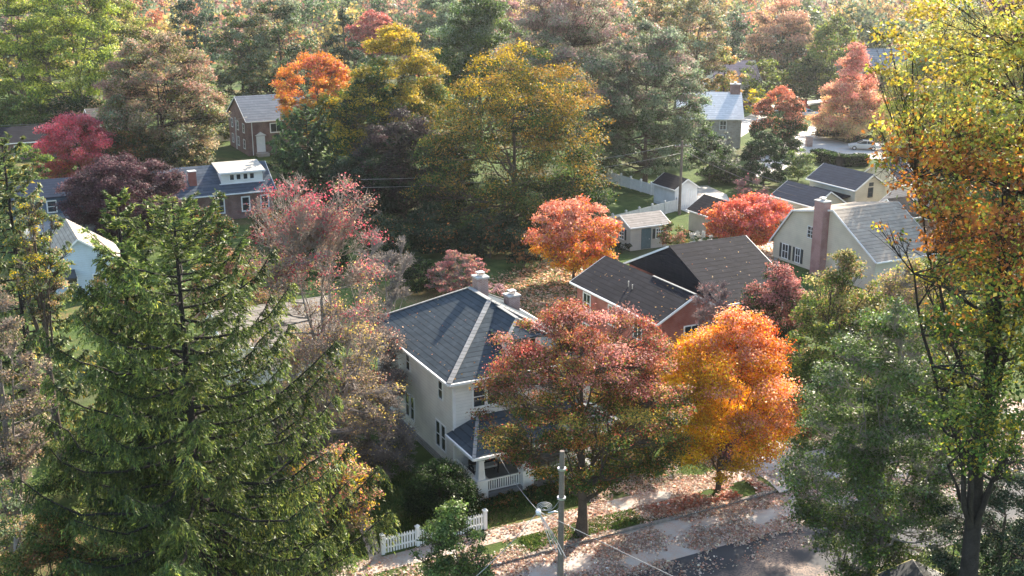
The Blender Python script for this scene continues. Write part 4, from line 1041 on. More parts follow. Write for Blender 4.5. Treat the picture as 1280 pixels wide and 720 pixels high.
TT('tall_bare_tree', 'tall half-bare tree with purple-red top and scattered yellow leaves', 'tree', 402, 220, 600, 190, 60, [((.36, .075, .10), 2.2, 1.0, .25), ((.34, .14, .13), .9, .85, .25), ((.32, .22, .15), 1.1, .5, .5), ((.52, .40, .12), .5, .35, .35), (OLV, .45, .1, .3)],
   clumps=130, cr=.24, dens=.22, twigs=24, bark=basic('mauve_bark', (.27, .23, .20), .85, .25, 2, 14), style='dome', ext=[(325, 265, .9, 60), (345, 245, 1.0, 60.5), (368, 238, 1.0, 60), (430, 238, 1.0, 60), (452, 258, 1.0, 59.5), (440, 285, 1.1, 60), (330, 300, 1.1, 60), (385, 262, 1.0, 59), (415, 268, 1.0, 59), (350, 285, 1.0, 59), (465, 300, .9, 60), (318, 335, 1.0, 60), (470, 345, 1.0, 60)], leaf=.12, hollow=.05, limbs=16, tw=1.2, soft=.8, lump=.12)
TT('bare_shrub', 'tangled grey leafless shrub against the left wall of the white house', 'shrub', 478, 490, 610, 100, 60, [((.35, .28, .2), 1), (YEL, .2)], clumps=55, dens=.06, twigs=34, bark=PALE_BARK, style='dome', tw=1.3, limbs=12)
TT('bare_tree', 'pale leafless tree behind the back corner of the white house', 'tree', 486, 285, 470, 75, 74, [((.35, .28, .2), 1)], clumps=50, dens=.03, twigs=30, bark=PALE_BARK, style='vase', tw=1.5, limbs=12)
TT('bare_tree', 'grey leafless tree leaning over the back-left roof of the white house', 'tree', 455, 380, 520, 120, 66, [((.42, .30, .22), 1), (RED, .4)], clumps=70, dens=.10, twigs=30, bark=PALE_BARK, style='oval', tw=1.3, limbs=12)
bx, by, _ = G(549, 655)
tree('round_bush', 'large round clipped dark green bush beside the white house porch', 'shrub', bx, by + .8, 3.2, 2.0, .2, [(DG, 1), ((.03, .06, .02), 1), (GR, .4)], style='bush', clumps=90, cr=.3, leaf=.09, hollow=.75, seed=3, twigs=2, lump=.05, maxn=60000, flat=.9)
for i, (s, t_, h_, r_) in enumerate(((1.5, -4.2, .8, .9), (3.2, -4.1, .7, .85), (4.8, -4.2, .85, .95), (.2, -3.9, .9, .8))):
    q = L((-3.55, 59.92), s, t_)
    tree('foundation_shrub', ['low dark shrub under the porch railing, next to the left pier', 'low dark shrub under the middle of the porch railing', 'low dark shrub at the right end of the porch railing', 'low dark shrub at the foot of the left porch pier'][i], 'shrub', q[0], q[1], h_, r_, .05, [(DG, 1), (GR, .5), (BRN, .3)], style='bush', clumps=26, leaf=.1, seed=20 + i, twigs=2, trunk=False, group='shrubs in front of the porch')
TT('small_tree', 'small bright green pointed tree at the bottom edge below the picket fence', 'tree', 568, 626, 800, 92, 43.5, [(LG, 1.3), ((.16, .22, .07), .7), (GR, .8)], clumps=85, cr=.3, style='oval', leaf=.12, dens=1.2, mat=GLOSSY_LEAF, twigs=6, seed=77, zmin=.6)
TT('leafy_shrub', 'light green shrub right of the porch under the red maple', 'shrub', 782, 556, 612, 85, 62, [(LG, 1), (GR, .8), (YG, .3)], clumps=45, style='bush', twigs=6, leaf=.13)
TT('red_shrub', 'low dark red shrub behind the orange street maple', 'shrub', 905, 552, 588, 80, 64, [((.10, .03, .03), 1), (PURP, 1), (DG, .5)], clumps=36, style='bush', twigs=4, leaf=.12)
TT('ground_shrub', 'low red-brown shrub beside the driveway mouth', 'shrub', 1003, 536, 556, 30, 66, [((.20, .06, .05), 1), (BRN, .6)], clumps=14, style='bush', twigs=3, leaf=.12)

# ---- street maples
x, y, _ = G(898, 612)
zt, zb_ = zat(y, 389), zat(y, 572)
tree('orange_maple', 'brilliant orange and yellow maple standing on the leaf-covered verge', 'tree', x, y, zt, 4.35, zb_, [((.70, .48, .045), 2.6, .1, .33), ((.64, .34, .04), 1.4, .4, .3), ((.60, .22, .05), 1.1, .7, .3), ((.62, .30, .20), .9, .75, .35), ((.52, .10, .04), 1.2, 1.0, .28)], cgrad=(.55, 0, .55),
     style='dome', clumps=120, cr=.25, leaf=.125, dens=1.0, seed=9, twigs=8, lean=(.3, 0), limbs=14, trunk_r=.13, soft=.9)
x, y, _ = G(717, 667)
zt, zb_ = zat(y, 380), zat(y, 612)
tree('red_maple', 'red, orange and green maple on the verge in front of the white house', 'tree', x + .4, y, zt, 4.95, zb_, [((.28, .075, .055), 1.5, .75, .35), ((.36, .16, .06), .7, .55, .5), ((.42, .20, .17), 1.3, .9, .3), (GR, 1.9, .2, .35), (LG, 1.8, .3, .35), ((.34, .25, .06), .9, .45, .35)],
     style='round', clumps=150, cr=.2, leaf=.11, dens=.75, seed=14, twigs=14, lean=(.2, 0), limbs=16, trunk_r=.27, soft=.6, flat=.6)
TT('green_pear_tree', 'tall green ash-like tree across the road at the lower right', 'tree', 1103, 376, 820, 210, 48, [(GR, 1.2), (LG, 1), ((.09, .13, .045), .8), (SILV, .15), (YG, .25, .1, .4)], clumps=200, cr=.23, style='oval', leaf=.13, dens=.7, twigs=12, mat=GLOSSY_LEAF, limbs=20, hollow=.15, bark=PALE_BARK, trunk_r=.17, zmin=.6)
# ---- the oak at the right edge
OP = [((.34, .35, .08), 1.3, .9, .25), ((.42, .32, .06), .8, .85, .3), ((.34, .14, .04), 2.2, .55, .12), ((.26, .10, .045), 1.0, .56, .11), (LG, 1.3, .25, .25), (GR, 1.4, .2, .25), ((.32, .26, .04), .5, .3, .3), ((.16, .20, .04), .8, .4, .3)]
OD = 40
ext = [(1125, 195, 1.0, 38), (1150, 180, 1.1, 38.5), (1175, 150, 1.1, 39), (1108, 208, .7, 38), (1140, 232, .9, 38.5), (1165, 245, 1.0, 39), (1150, 130, .9, 38.5), (1135, 165, .8, 38), (1185, 270, 1.0, 38), (1190, 215, 1.0, 39), (1150, 265, .4, 38),
       (1110, 50, .8, 39), (1095, 90, .5, 38), (1140, 70, .9, 39), (1160, 20, 1.0, 39.5), (1125, 105, .6, 38.5), (1175, 55, .9, 39), (1190, 100, 1.0, 39), (1100, 160, .5, 38.5), (1130, 150, .5, 38.5),
       (1180, 470, .8, 39), (1175, 520, .6, 39), (1185, 560, .5, 39), (1195, 420, .8, 39), (1168, 350, .6, 38.5), (1175, 300, .8, 38.5), (1100, 285, .35, 38), (1125, 300, .4, 38), (1165, 400, .55, 38.5), (1185, 340, .9, 39)]
_r = random.Random(4)
ext += [(_r.uniform(1178, 1330), _r.uniform(130, 585), _r.uniform(.7, 1.25), _r.uniform(35.5, 39.5)) for _ in range(60)] + [(_r.uniform(1175, 1300), _r.uniform(-20, 130), _r.uniform(.7, 1.1), _r.uniform(36.5, 39.5)) for _ in range(9)]
TT('oak_tree', 'huge oak at the right edge with green, yellow and rusty leaves', 'tree', 1266, -70, 600, 200, OD, OP, clumps=150, cr=.24, style='oval', leaf=.16, dens=.44, twigs=9, limbs=13, trunk_r=.42, lr=.32, bark=DARK_BARK, ext=ext, hollow=.1, seed=31, soft=.35, jit=.25, maxn=120000)
TT('holly_bush', 'dark glossy-leaved bush in the bottom right corner under the oak', 'shrub', 1255, 560, 760, 150, 43, [(DG, 1), ((.04, .065, .04), 1)], clumps=90, style='bush', leaf=.10, mat=GLOSSY_LEAF, twigs=4)
TT('pale_shrub', 'silvery speckled shrub between the green tree and the oak trunk', 'shrub', 1190, 640, 740, 70, 45, [(SILV, 1), ((.2, .22, .18), .7), (GR, .5)], clumps=40, style='bush', leaf=.11, mat=GLOSSY_LEAF, twigs=6, dens=.7)
# ---- right, behind the road
TT('olive_tree', 'yellow-green tree behind the driveway in front of the gambrel house', 'tree', 1047, 312, 545, 125, 66, [(LG, 1), (GR, 1.1, .2, .5), (YG, .6), ((.32, .27, .12), 1.2, 1.0, .35), ((.35, .2, .1), .4, .9, .3)], clumps=140, cr=.25, style='oval', leaf=.15, dens=.95, twigs=8)
TT('sparse_tree', 'sparse tree with pink-tan leaves and pale branches below the gambrel roof', 'tree', 1128, 325, 520, 140, 70, [((.42, .32, .15), 1), ((.40, .22, .17), .8), (YG, .6), ((.45, .35, .08), .5)], clumps=80, dens=.42, twigs=20, bark=PALE_BARK, style='oval', leaf=.15)
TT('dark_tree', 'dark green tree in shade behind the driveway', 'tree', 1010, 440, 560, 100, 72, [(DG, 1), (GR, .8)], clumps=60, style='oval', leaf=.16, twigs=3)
TT('dogwood', 'dogwood with dusty pink top and dark green base beside the gambrel house', 'tree', 966, 326, 505, 98, 75, [((.40, .17, .15), 1.8, 1.0, .25), ((.30, .13, .11), .8, .75, .3), (DG, 1.4, .15, .4), (GR, .7, .3, .4)], clumps=90, cr=.3, style='dome', leaf=.15, twigs=6, dens=1.4)
TT('bare_bush', 'purple-grey leafless bush in front of the brick house gable', 'shrub', 893, 352, 430, 65, 70, [((.30, .14, .13), 1)], clumps=40, dens=.05, twigs=26, bark=basic('mauve_bark2', (.20, .15, .15), .85, .25, 2, 14), style='vase', tw=1.3)
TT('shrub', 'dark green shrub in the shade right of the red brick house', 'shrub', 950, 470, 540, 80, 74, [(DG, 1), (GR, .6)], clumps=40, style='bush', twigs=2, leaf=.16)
TT('yellow_green_tree', 'yellow-green tree behind the oak below the long white house', 'tree', 1205, 270, 500, 110, 76, [(LG, 1), (YG, .8), (GR, .8), ((.42, .33, .05), .5)], clumps=80, style='oval', twigs=6)
TT('yellow_tree', 'pale yellow tree filling the top right behind the oak branches', 'tree', 1215, 5, 215, 170, 118, [((.40, .38, .12), 1), (YG, .8), ((.42, .30, .10), .7), (SILV, .4)], clumps=90, dens=.5, twigs=10, style='round')
TT('yellow_bush', 'yellow-green small tree just right of the silver sedan', 'tree', 1135, 120, 200, 75, 160, [(YG, 1), ((.38, .34, .1), 1), (TANL, .6)], clumps=50, dens=.7, twigs=8)
TT('maroon_shrub', 'dark maroon shrub by the large pale rock', 'shrub', 1150, 178, 220, 40, 146, [(PURP, 1), ((.16, .05, .06), .8)], clumps=26, style='bush', twigs=3)

TT('brown_twiggy_tree', 'brown twiggy tree between the huge spruce and the bungalow', 'tree', 290, 300, 420, 110, 86, [(BRN, 1), (OLV, 1), ((.30, .16, .12), .8)], clumps=60, dens=.6, twigs=14, style='dome')
TT('dark_tree', 'dark evergreen clump behind the tall half-bare tree', 'tree', 400, 255, 350, 90, 104, [(DG, 1), (GR, .6)], clumps=60, style='dome', twigs=3)
TT('brown_shrub', 'brownish shrubs below the pale gabled house', 'shrub', 150, 330, 420, 100, 82, [(BRN, .7), (GR, 1), (OLV, .8)], clumps=50, style='bush', twigs=6)
# ---- centre
x, y, _ = G(717, 352)
tree('orange_maple', 'round coral-orange maple glowing on the lawn behind the brick house', 'tree', x, y, zat(y, 248), 3.9, zat(y, 340), [((.62, .28, .19), 1.7, .85, .4), ((.60, .28, .04), 1.0, .3, .4), ((.62, .40, .05), 1.0, .05, .25), ((.55, .15, .08), .8, .6, .4), ((.60, .33, .25), .7, .9, .3)],
     clumps=110, cr=.24, leaf=.21, dens=1.1, seed=6, twigs=5, trunk_r=.14, soft=1.0, hollow=.45)
TT('orange_maple', 'small flame-red and orange maple behind the brick house ridge', 'tree', 935, 244, 300, 92, 114, [((.60, .22, .08), 1.3, .3, .5), ((.62, .16, .10), 1.0), ((.58, .20, .18), 1, .8, .4), ((.60, .30, .06), .7, .1, .3)], clumps=70, leaf=.22, dens=1.0, twigs=5, ecc=.8)
TT('bare_tree', 'small purple-brown leafless tree above the flame-red maple', 'tree', 938, 220, 268, 46, 118, [((.25, .12, .12), 1)], clumps=30, dens=.08, twigs=24, bark=basic('mauve_bark3', (.16, .11, .11), .85, .2, 2, 14), style='vase', tw=1.6)
TT('japanese_maple', 'low spreading dusty pink maple behind the white house chimneys', 'tree', 574, 312, 385, 88, 96, [((.42, .19, .17), 1.4, .8, .5), ((.30, .12, .11), 1, .4, .5), (LG, .6, .05, .25), (TANL, .4)], clumps=75, cr=.2, leaf=.17, dens=.7, twigs=12, style='dome', flat=.4, bark=PALE_BARK)
TT('weeping_shrub', 'pink twiggy shrub just right of the back chimney', 'shrub', 624, 350, 372, 36, 86, [((.45, .28, .28), 1), ((.35, .2, .2), .5)], clumps=20, style='dome', twigs=8, leaf=.15, dens=.7)
TT('round_bush', 'round dark green bush left of the dusty pink maple', 'shrub', 523, 322, 378, 62, 99, [(DG, 1), (GR, .8)], clumps=60, style='bush', leaf=.17, hollow=.7, twigs=2, lump=.06)
for i, (xc, yt, yb, w_, D) in enumerate(((480, 262, 340, 80, 108), (545, 252, 330, 95, 112), (612, 262, 328, 90, 110), (655, 290, 330, 50, 106))):
    TT('hedge_tree', ['broad dark bush in the shade behind the pale leafless tree', 'tall dark bush in the shade behind the dusty pink maple', 'dark bush in shade below the gold-green maple', 'small dark brown bush left of the coral-orange maple'][i], 'shrub', xc, yt, yb, w_, D, [(DG, 1.2), ((.03, .055, .03), 1), (BRN, .12 if i < 3 else 1.2)], clumps=50, style='bush', leaf=.24, twigs=2, group='dark bushes below the big maple')
TT('leafy_shrub', 'low yellow-green shrub between the two street-side houses', 'shrub', 680, 396, 425, 60, 82, [(YG, 1), (LG, 1), (RED, .15)], clumps=26, style='bush', twigs=3)
TT('rusty_shrub', 'rusty green shrub beside the garden shed door', 'shrub', 840, 280, 306, 48, 109, [((.28, .13, .09), 1), (GR, .8), (OLV, .8)], clumps=30, style='bush', twigs=4)
TT('bare_bush', 'whitish leafless bush behind the ridge of the brick house', 'shrub', 876, 288, 308, 34, 106, [((.5, .5, .45), 1)], clumps=20, dens=.15, twigs=24, bark=basic('white_twigs', (.5, .49, .45), .8, .1, 2, 14), style='bush', tw=1.4)
TT('round_bush', 'small dark clipped bush at the left corner of the garden shed', 'shrub', 778, 300, 320, 22, 112, [(DG, 1)], clumps=20, style='bush', twigs=2)

# ---- big trees of the middle
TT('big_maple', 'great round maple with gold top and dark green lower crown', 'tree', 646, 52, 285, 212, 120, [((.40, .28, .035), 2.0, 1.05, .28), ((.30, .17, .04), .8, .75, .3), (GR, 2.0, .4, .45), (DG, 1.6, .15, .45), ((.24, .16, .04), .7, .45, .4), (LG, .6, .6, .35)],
   clumps=210, cr=.19, leaf=.2, dens=1.8, style='dome', twigs=3, limbs=16, seed=42, soft=.45, maxn=110000)  # low leaves are darker green, with the crown's shade put into their colour
TT('gold_maple', 'broad golden-topped maple left of the great round maple', 'tree', 500, 28, 190, 135, 142, [((.44, .31, .045), 1.8, 1.0, .35), ((.26, .20, .05), .8), (LG, .8, .4, .4), (GR, .8, .2, .3)], clumps=120, cr=.21, style='dome', twigs=4, soft=.5)
TT('green_maple', 'dark green maple with gold fringes above the green conifer', 'tree', 462, 78, 235, 90, 134, [(GR, 1.2), (DG, .7), ((.45, .33, .05), .8, .5, .6)], clumps=90, style='oval', twigs=3, soft=.4)
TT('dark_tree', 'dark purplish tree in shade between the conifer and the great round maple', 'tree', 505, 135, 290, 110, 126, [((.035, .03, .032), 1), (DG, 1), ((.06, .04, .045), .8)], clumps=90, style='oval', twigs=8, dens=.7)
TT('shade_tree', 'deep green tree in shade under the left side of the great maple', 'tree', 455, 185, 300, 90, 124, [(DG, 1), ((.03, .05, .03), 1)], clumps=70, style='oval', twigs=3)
spruce('pine_tree', 'dark green pine in front of the tall dark brick house', xat(385, 140, 5), 140, zat(140, 138), 5.2, 41, [((.035, .065, .03), 1), ((.06, .10, .045), 1)], zlow=.6, limbs=90, per=42, seg=6, needle=.6, hang=1.0, pw=.45, up=.5, width=.35, cat='pine tree')
TT('evergreen_shrub', 'bushy evergreen at the right corner of the tall dark brick house', 'shrub', 352, 165, 215, 45, 150, [((.05, .09, .04), 1), (GR, 1), (LG, .3)], clumps=40, style='bush', twigs=3)
TT('orange_maple', 'orange maple beside the tall dark brick house roof', 'tree', 396, 62, 165, 92, 166, [((.50, .20, .05), 1.3, .8, .4), ((.50, .30, .06), 1, .3, .4), ((.45, .13, .08), .7, .8, .3), (YG, .4, .1, .3)], clumps=90, cr=.22, twigs=5, soft=.9)
TT('brown_oak', 'large olive and pink-brown oak left of the tall dark brick house', 'tree', 200, 34, 205, 158, 160, [((.36, .21, .16), 1.5, .85, .4), (SILV, 1, .4, .5), (OLV, .9), ((.30, .24, .15), .8)], clumps=170, cr=.18, leaf=.27, style='dome', twigs=6, dens=.85, soft=.6, bark=DARK_BARK)
TT('red_bush', 'bright crimson-pink round bush in front of the yellow-green trees', 'shrub', 95, 142, 224, 118, 150, [((.60, .11, .14), 1.4, .8, .5), ((.55, .20, .22), .9, .9, .4), ((.42, .12, .08), .9, .2, .4), ((.35, .25, .06), .25, .1, .2)], clumps=110, cr=.2, leaf=.22, dens=1.1, twigs=6, soft=1.0, style='dome')
TT('purple_tree', 'dark purple-leaved tree in front of the blue house', 'tree', 158, 196, 300, 128, 116, [(PURP, 1.2), ((.14, .08, .085), 1, .9, .5), ((.05, .03, .035), .8)], clumps=130, cr=.21, leaf=.19, dens=1.0, twigs=4, style='round', bark=DARK_BARK)
TT('small_green_tree', 'small light green tree left of the crimson bush', 'tree', 36, 180, 240, 52, 132, [(LG, 1), (GR, .8), (YG, .4)], clumps=45, twigs=4)
TT('silver_tree', 'tall grey-green tree with mauve top behind the great round maple', 'tree', 712, -28, 175, 185, 152, [((.30, .19, .18), 1.8, 1.0, .4), (SILV, 1.2, .3, .5), ((.24, .22, .17), .9), (GR, .5, .2, .3)], clumps=170, cr=.18, leaf=.22, dens=.7, style='dome', twigs=8, soft=.6)
TT('silver_tree', 'silvery green tree right of the great round maple above the lawn fence', 'tree', 808, 28, 212, 135, 146, [(SILV, 1.4), ((.25, .18, .16), .8, 1.0, .4), (GR, .7, .2, .4), ((.12, .16, .10), .8)], clumps=130, cr=.2, leaf=.25, dens=.85, style='round', twigs=6, soft=.6)
TT('green_tree', 'dull green tree at the top between gold and grey-green maples', 'tree', 600, -10, 120, 120, 168, [(GR, 1), (SILV, .7), (LG, .6)], clumps=80, style='dome', twigs=4)
TT('round_tree', 'egg-shaped tree with red-orange cap over dark green', 'tree', 973, 108, 186, 64, 172, [((.55, .20, .12), 2.2, 1.0, .33), ((.50, .22, .14), .8, .75, .3), (DG, 1.3, .1, .5), (GR, .8, .3, .4)], clumps=90, cr=.24, leaf=.25, dens=1.1, hollow=.6, style='dome', twigs=2, soft=1.2, lump=.06)
TT('dark_round_tree', 'dark green rounded tree in front of the red-capped tree', 'tree', 957, 164, 240, 60, 146, [(DG, 1), ((.04, .07, .03), 1)], clumps=70, cr=.24, style='dome', hollow=.6, twigs=2, lump=.06)
TT('light_shrub', 'light green fluffy shrub behind the navy garage roof', 'shrub', 999, 183, 226, 48, 150, [((.20, .24, .10), 1), (LG, 1)], clumps=50, style='dome', twigs=4)
TT('coral_maple', 'coral-pink maple with yellow lower leaves behind the silver sedan', 'tree', 1066, 56, 172, 112, 186, [((.62, .26, .20), 1.8, .9, .5), ((.60, .34, .22), 1.0, .5, .4), ((.58, .42, .20), 1.2, .1, .35)], clumps=110, cr=.2, leaf=.28, dens=.9, style='cone', twigs=6, soft=1.0, hollow=.2)
TT('dark_bush', 'dark shrub bank under the coral maple', 'shrub', 1048, 155, 178, 60, 184, [(DG, 1), (BRN, .6), (PURP, .4)], clumps=30, style='bush', twigs=3)
# clipped hedge
def hedge(label, p, q, wd, h, seed):
    rng = np.random.default_rng(seed); p = np.array(p[:2]); q = np.array(q[:2]); ln = np.linalg.norm(q - p); u = (q - p) / ln; v = np.array([-u[1], u[0]])
    n = int(ln * 900); a = rng.random(n) * ln; f = rng.integers(0, 4, n); b_ = np.where(f == 0, -wd/2, np.where(f == 1, wd/2, (rng.random(n) - .5) * wd)); z = np.where(f >= 2, h, rng.random(n) * h)
    P = np.stack([p[0] + u[0]*a + v[0]*b_, p[1] + u[1]*a + v[1]*b_, z], 1) + rng.normal(0, .08, (n, 3)); nrm = unit(rng.normal(size=(n, 3)) + np.where(f >= 2, 1.0, 0)[:, None] * np.array([0, 0, 1]))
    V = diamonds(P, nrm, .3, rng)
    r = empty('clipped_hedge', (0, 0, 0)); tag(r, label, 'hedge')
    link('foliage', quad_mesh('foliage', V, colours(rng, rng.random(n), rng.integers(0, 9, n), 9, [(DG, 1), (GR, .5)])), LEAF, r)
    m_ = MB(); c0 = p; x0 = v * wd * .42
    k = [tuple(c0 - x0) , tuple(q - x0), tuple(q + x0), tuple(c0 + x0)]; m_.slab([(a_[0], a_[1], h - .12) for a_ in k], h - .1); m_.build('branches', DARK_BARK, r)
hedge('clipped dark green hedge left of the gate opening below the silver sedan', G(1019, 200), G(1050, 208), 1.8, 1.5, 1)
hedge('clipped dark green hedge right part behind the attic-window outbuilding', G(1052, 208), G(1082, 206), 1.6, 1.4, 2)
TT('dark_shrub', 'dark shrub mass left of the dark green rounded tree', 'shrub', 888, 166, 218, 60, 148, [(DG, 1), (GR, .7), (SILV, .2)], clumps=50, style='bush', twigs=3)
TT('silver_shrub', 'silvery twiggy shrub below the stone house wall', 'shrub', 905, 165, 212, 40, 158, [(SILV, 1), ((.3, .3, .25), .5)], clumps=36, style='bush', twigs=12, dens=.5, bark=PALE_BARK)
TT('dark_shrub', 'dark shrub row beyond the white board fence', 'shrub', 800, 180, 222, 90, 158, [(DG, 1), ((.03, .05, .03), 1)], clumps=40, style='bush', twigs=2)
TT('rusty_tree', 'golden-orange tree behind the stone house chimney', 'tree', 905, 55, 128, 46, 205, [((.45, .27, .10), 1), (YG, .6), (OLV, .5)], clumps=50, style='oval', twigs=4)
for i, (xc, yt, yb, w_, D, pal, lb) in enumerate((
 (20, 120, 175, 110, 178, [(LG, 1), (GR, 1), (OLV, .6)], 'green understory bushes below the top-left corner tree'),
 (95, 118, 172, 100, 182, [(GR, 1), (DG, .8), (TANL, .3)], 'dark understory bushes below the forked yellow-green tree'),
 (160, 165, 212, 90, 152, [(BRN, .8), (GR, 1), (DG, .7)], 'brown-green bushes at the foot of the brown oak, left part'),
 (225, 172, 208, 70, 154, [(DG, 1), (OLV, .8), (TANL, .5)], 'brown-green bushes at the foot of the brown oak, right part'),
 (262, 95, 165, 60, 182, [(GR, 1), (OLV, .7), (SILV, .3)], 'bushy green tree just left of the tall dark brick house'),
 (430, 110, 180, 80, 160, [(YG, .6), (GOLD, .6), (GR, 1)], 'green and gold tree between the orange maple and the golden maple'),
 (30, 215, 262, 80, 124, [(GR, 1), (LG, .6), (DG, .6)], 'green bush left of the blue house'),
 (560, 175, 260, 70, 133, [(DG, 1), (GR, .5)], 'dark tree behind the left edge of the great round maple'),
 (745, 150, 225, 60, 150, [(GR, 1), (SILV, .8)], 'grey-green bushes at the right edge of the great round maple'),
 (860, 130, 185, 60, 166, [(GR, 1), (SILV, .8), (LG, .4)], 'grey-green bush covering the left end of the stone house'),
 (905, 205, 240, 60, 150, [(DG, 1), (GR, .8)], 'low dark bushes on the lawn right of the utility pole'),
 (1010, 70, 125, 70, 225, [(GR, 1), (DG, .6), (OLV, .4)], 'dark green tree mass left of the coral maple'),
 (1120, 80, 150, 70, 215, [(TANL, 1), (YG, .7), (PINK, .3)], 'tan and yellow tree right of the coral maple'),
 (1240, 200, 285, 120, 104, [(LG, 1), (GR, .8), (YG, .6)], 'green tree hiding the right part of the long white house'),
 (335, 262, 300, 60, 112, [(DG, 1), (BRN, .5)], 'dark hedge-like bushes in front of the bungalow right end'),
 (250, 262, 300, 90, 110, [(GR, 1), (BRN, .5), (DG, .5)], 'green-brown bushes in front of the bungalow, left part'))):
    TT('understory_bush', lb, 'tree' if yb - yt > 60 else 'shrub', xc, yt, yb, w_, D, pal, clumps=60, style='dome' if yb - yt > 60 else 'bush', twigs=4, seed=500 + i)
# ---- background row, each its own tree
BG_ = [
 ('yellow_green_tree', 'big yellow-green tree at the top left corner', 22, -45, 165, 120, 196, 'round', [((.27, .31, .05), 1.4, .8, .6), (LG, 1), ((.28, .32, .08), .7)]),
 ('yellow_green_tree', 'tall yellow-green tree with dark forked limbs right of the corner tree', 92, -40, 158, 115, 188, 'round', [((.27, .31, .05), 1.3), (LG, 1), ((.30, .33, .08), .7), (GR, .3)]),
 ('pale_yellow_tree', 'pale yellow tree rising behind the brown oak', 150, -5, 100, 90, 220, 'dome', [((.34, .34, .10), 1), (YG, .7), (TANL, .3)]),
 ('dark_tree', 'dark blue-green tree at the top above the brown oak', 245, -20, 70, 60, 240, 'dome', [(DG, 1), ((.04, .07, .045), 1)]),
 ('mottled_tree', 'mottled green tree behind the chimney side of the tall brick house', 300, 5, 120, 75, 215, 'dome', [(GR, 1), (SILV, .7), ((.3, .25, .1), .3)]),
 ('mottled_tree', 'mottled silver-green tree above the tall brick house roof', 350, -15, 120, 90, 222, 'dome', [(SILV, 1), (GR, 1), (DG, .4), (TANL, .3)]),
 ('dark_conifer', 'dark green rounded conifer above the orange maple', 428, 2, 80, 55, 212, 'cone', [(DG, 1), ((.04, .07, .045), 1)]),
 ('red_tree', 'distant rose-red tree above the golden-topped maple', 466, 12, 60, 62, 255, 'dome', [((.45, .14, .12), 1.2), ((.4, .2, .15), .6)]),
 ('green_tree', 'distant soft green tree at the top above the golden maple', 548, -8, 60, 80, 262, 'dome', [((.12, .17, .08), 1), (SILV, .8)]),
 ('mauve_tree', 'distant mauve-brown tree left of the tall grey-green tree', 622, -15, 60, 60, 240, 'dome', [(MAUVE, 1), ((.35, .2, .18), .7)]),
 ('olive_tree', 'tall olive-tan tree left of the golden-orange tree', 868, -22, 118, 80, 205, 'oval', [(OLV, 1), (TANL, .8), (SILV, .6)]),
 ('olive_tree', 'tall loose olive tree behind the stone house', 835, -30, 100, 70, 222, 'oval', [(OLV, 1), (TANL, .8), (GR, .4)]),
 ('pink_tan_tree', 'pink and tan round tree at the top right of centre', 975, -6, 92, 88, 258, 'dome', [((.45, .26, .18), 1.4, 1, .5), (TANL, 1, .3, .5), (GR, .4, .1, .3)]),
 ('yellow_green_tree', 'small yellow-green tree behind the egg-shaped tree', 952, 64, 116, 54, 226, 'dome', [(YG, 1), (LG, 1), (OLV, .5)]),
 ('green_tree', 'rounded bright green tree left of the coral maple top', 1040, 20, 110, 64, 232, 'oval', [(LG, 1.2), (YG, .7), ((.3, .24, .08), .4, 1, .3)]),
 ('dark_tree', 'slender dark tree between the pink-tan and the bright green trees', 1008, 52, 112, 26, 240, 'oval', [((.04, .06, .05), 1), (DG, 1)]),
 ('yellow_shrub', 'small golden yellow tree beside the rose-roofed house', 946, 106, 138, 32, 212, 'dome', [(YEL, 1), (YG, .8)]),
 ('dark_conifer', 'small dark conifer in front of the high grey roof', 1087, 28, 62, 18, 268, 'cone', [(DG, 1), (GR, .5)]),
 ('hazy_tree', 'pale hazy green tree at the top right beside the oak', 1120, 22, 75, 60, 290, 'dome', [(SILV, 1), (LG, .6)]),
 ('hazy_tree', 'hazy tree in the gap left of the oak limbs', 1075, 10, 45, 60, 320, 'dome', [(GR, 1), (SILV, .6)]),
 ('green_tree', 'dark green tree behind the pink-tan tree left side', 915, 15, 90, 55, 240, 'dome', [(GR, 1), ((.05, .08, .05), .8), (SILV, .4)]),
 ('gold_tree', 'distant gold tree peeking at the right edge of the top row', 1160, 60, 110, 45, 240, 'dome', [((.45, .33, .1), 1), (TANL, .5)]),
 ('mauve_tree', 'distant purple-brown tree right of the yellow tree top edge', 1250, -10, 80, 70, 230, 'dome', [(MAUVE, 1), (TANL, .6)]),
 ('rust_tree', 'rust-red small tree on the far street beside the parked cars', 1000, 122, 142, 22, 215, 'bush', [((.35, .06, .06), 1)]),
]
for nm, lb, xc, yt, yb, w_, D, sty, pal in BG_:
    TT(nm, lb, 'tree', xc, yt, yb, w_, D, pal, style=sty, clumps=90 if w_ > 60 else 46, cr=.23, leaf=D * .0018, dens=.8, twigs=4, soft=.6)

# ---- middle-distance filler trees that stand between the named ones
rng = np.random.default_rng(77)
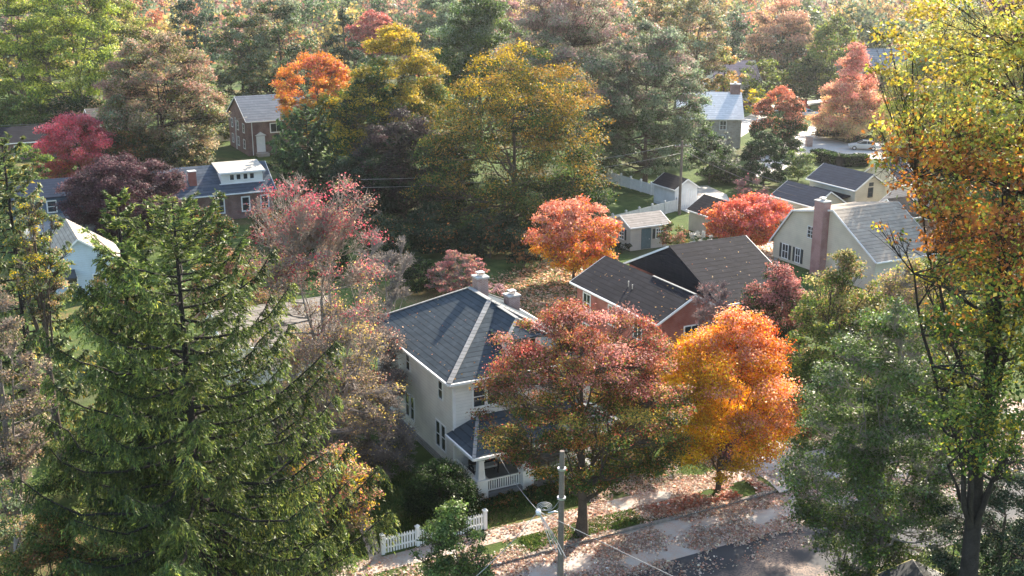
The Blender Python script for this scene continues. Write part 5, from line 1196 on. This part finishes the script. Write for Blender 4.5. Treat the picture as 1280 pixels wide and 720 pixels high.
# far woods beyond the houses: one mass
def woods(seed, n, y0, y1, half, leaf):
    rng = np.random.default_rng(seed); Vs, Cs = [], []; WV, WF, wo = [], [], 0
    base = np.array([(.06, .10, .04), (.14, .17, .06), (.30, .20, .10), (.40, .17, .10), (.10, .12, .07), (.36, .28, .10), (.05, .075, .045), (.26, .15, .13)])
    for i in range(n):
        Y = y0 + (y1 - y0) * (i / n) ** 1.1 + rng.normal(0, 4); X = (rng.random() * 2 - 1) * half * (Y / y1) * 1.05
        # keep the streets and houses just behind the middle distance open
        H_ = 10 + 9 * rng.random(); R = H_ * (.3 + .16 * rng.random()); k = 26
        h = rng.random(k); pr = PROF['dome'](h); az = rng.random(k) * 2 * PI; rr = pr * R * (.55 + .4 * rng.random(k))
        cc = np.stack([X + rr * np.cos(az), Y + rr * np.sin(az), 1.5 + h * (H_ - 3)], 1); m_ = int(14 * R * R / (leaf * leaf))
        ci = rng.integers(0, k, m_); P = cc[ci] + unit(rng.normal(size=(m_, 3))) * (R * .34 * (.4 + .6 * rng.random(m_)))[:, None]
        Vs.append(diamonds(P, unit(rng.normal(size=(m_, 3)) + np.array([0, 0, .5])), leaf * (.6 + .8 * rng.random(m_)), rng, .8))
        c = base[rng.integers(0, len(base))]; c2 = base[rng.integers(0, len(base))]; mixv = (rng.random(k) < .3)[ci][:, None]
        Cs.append(np.clip(np.where(mixv, c2, c) * np.exp(rng.normal(0, .25, (m_, 1))), .01, .8))
        V, F = batch_tubes(np.array([[[X, Y, -.2], [X, Y, H_ * .4], [X, Y, H_ * .8]]]), np.array([[.35, .25, .08]]), 5); WV.append(V); WF.append(F + wo); wo += len(V)
    V = np.concatenate(Vs); NQ[0] += len(V)
    r = empty('far_woods', (0, 0, 0)); tag(r, 'hazy autumn woods along the top of the picture', None, None, 'stuff')
    a = link('canopy', quad_mesh('canopy', V, np.concatenate(Cs)), LEAF, r); a['kind'] = 'stuff'
    b_ = link('trunks', indexed_mesh('trunks', np.concatenate(WV), np.concatenate(WF)), BARK, r); b_['kind'] = 'stuff'
woods(5, 260, 262, 420, 230, .9)
woods(6, 380, 420, 1000, 470, 1.7)
print('leaf quads', NQ[0])
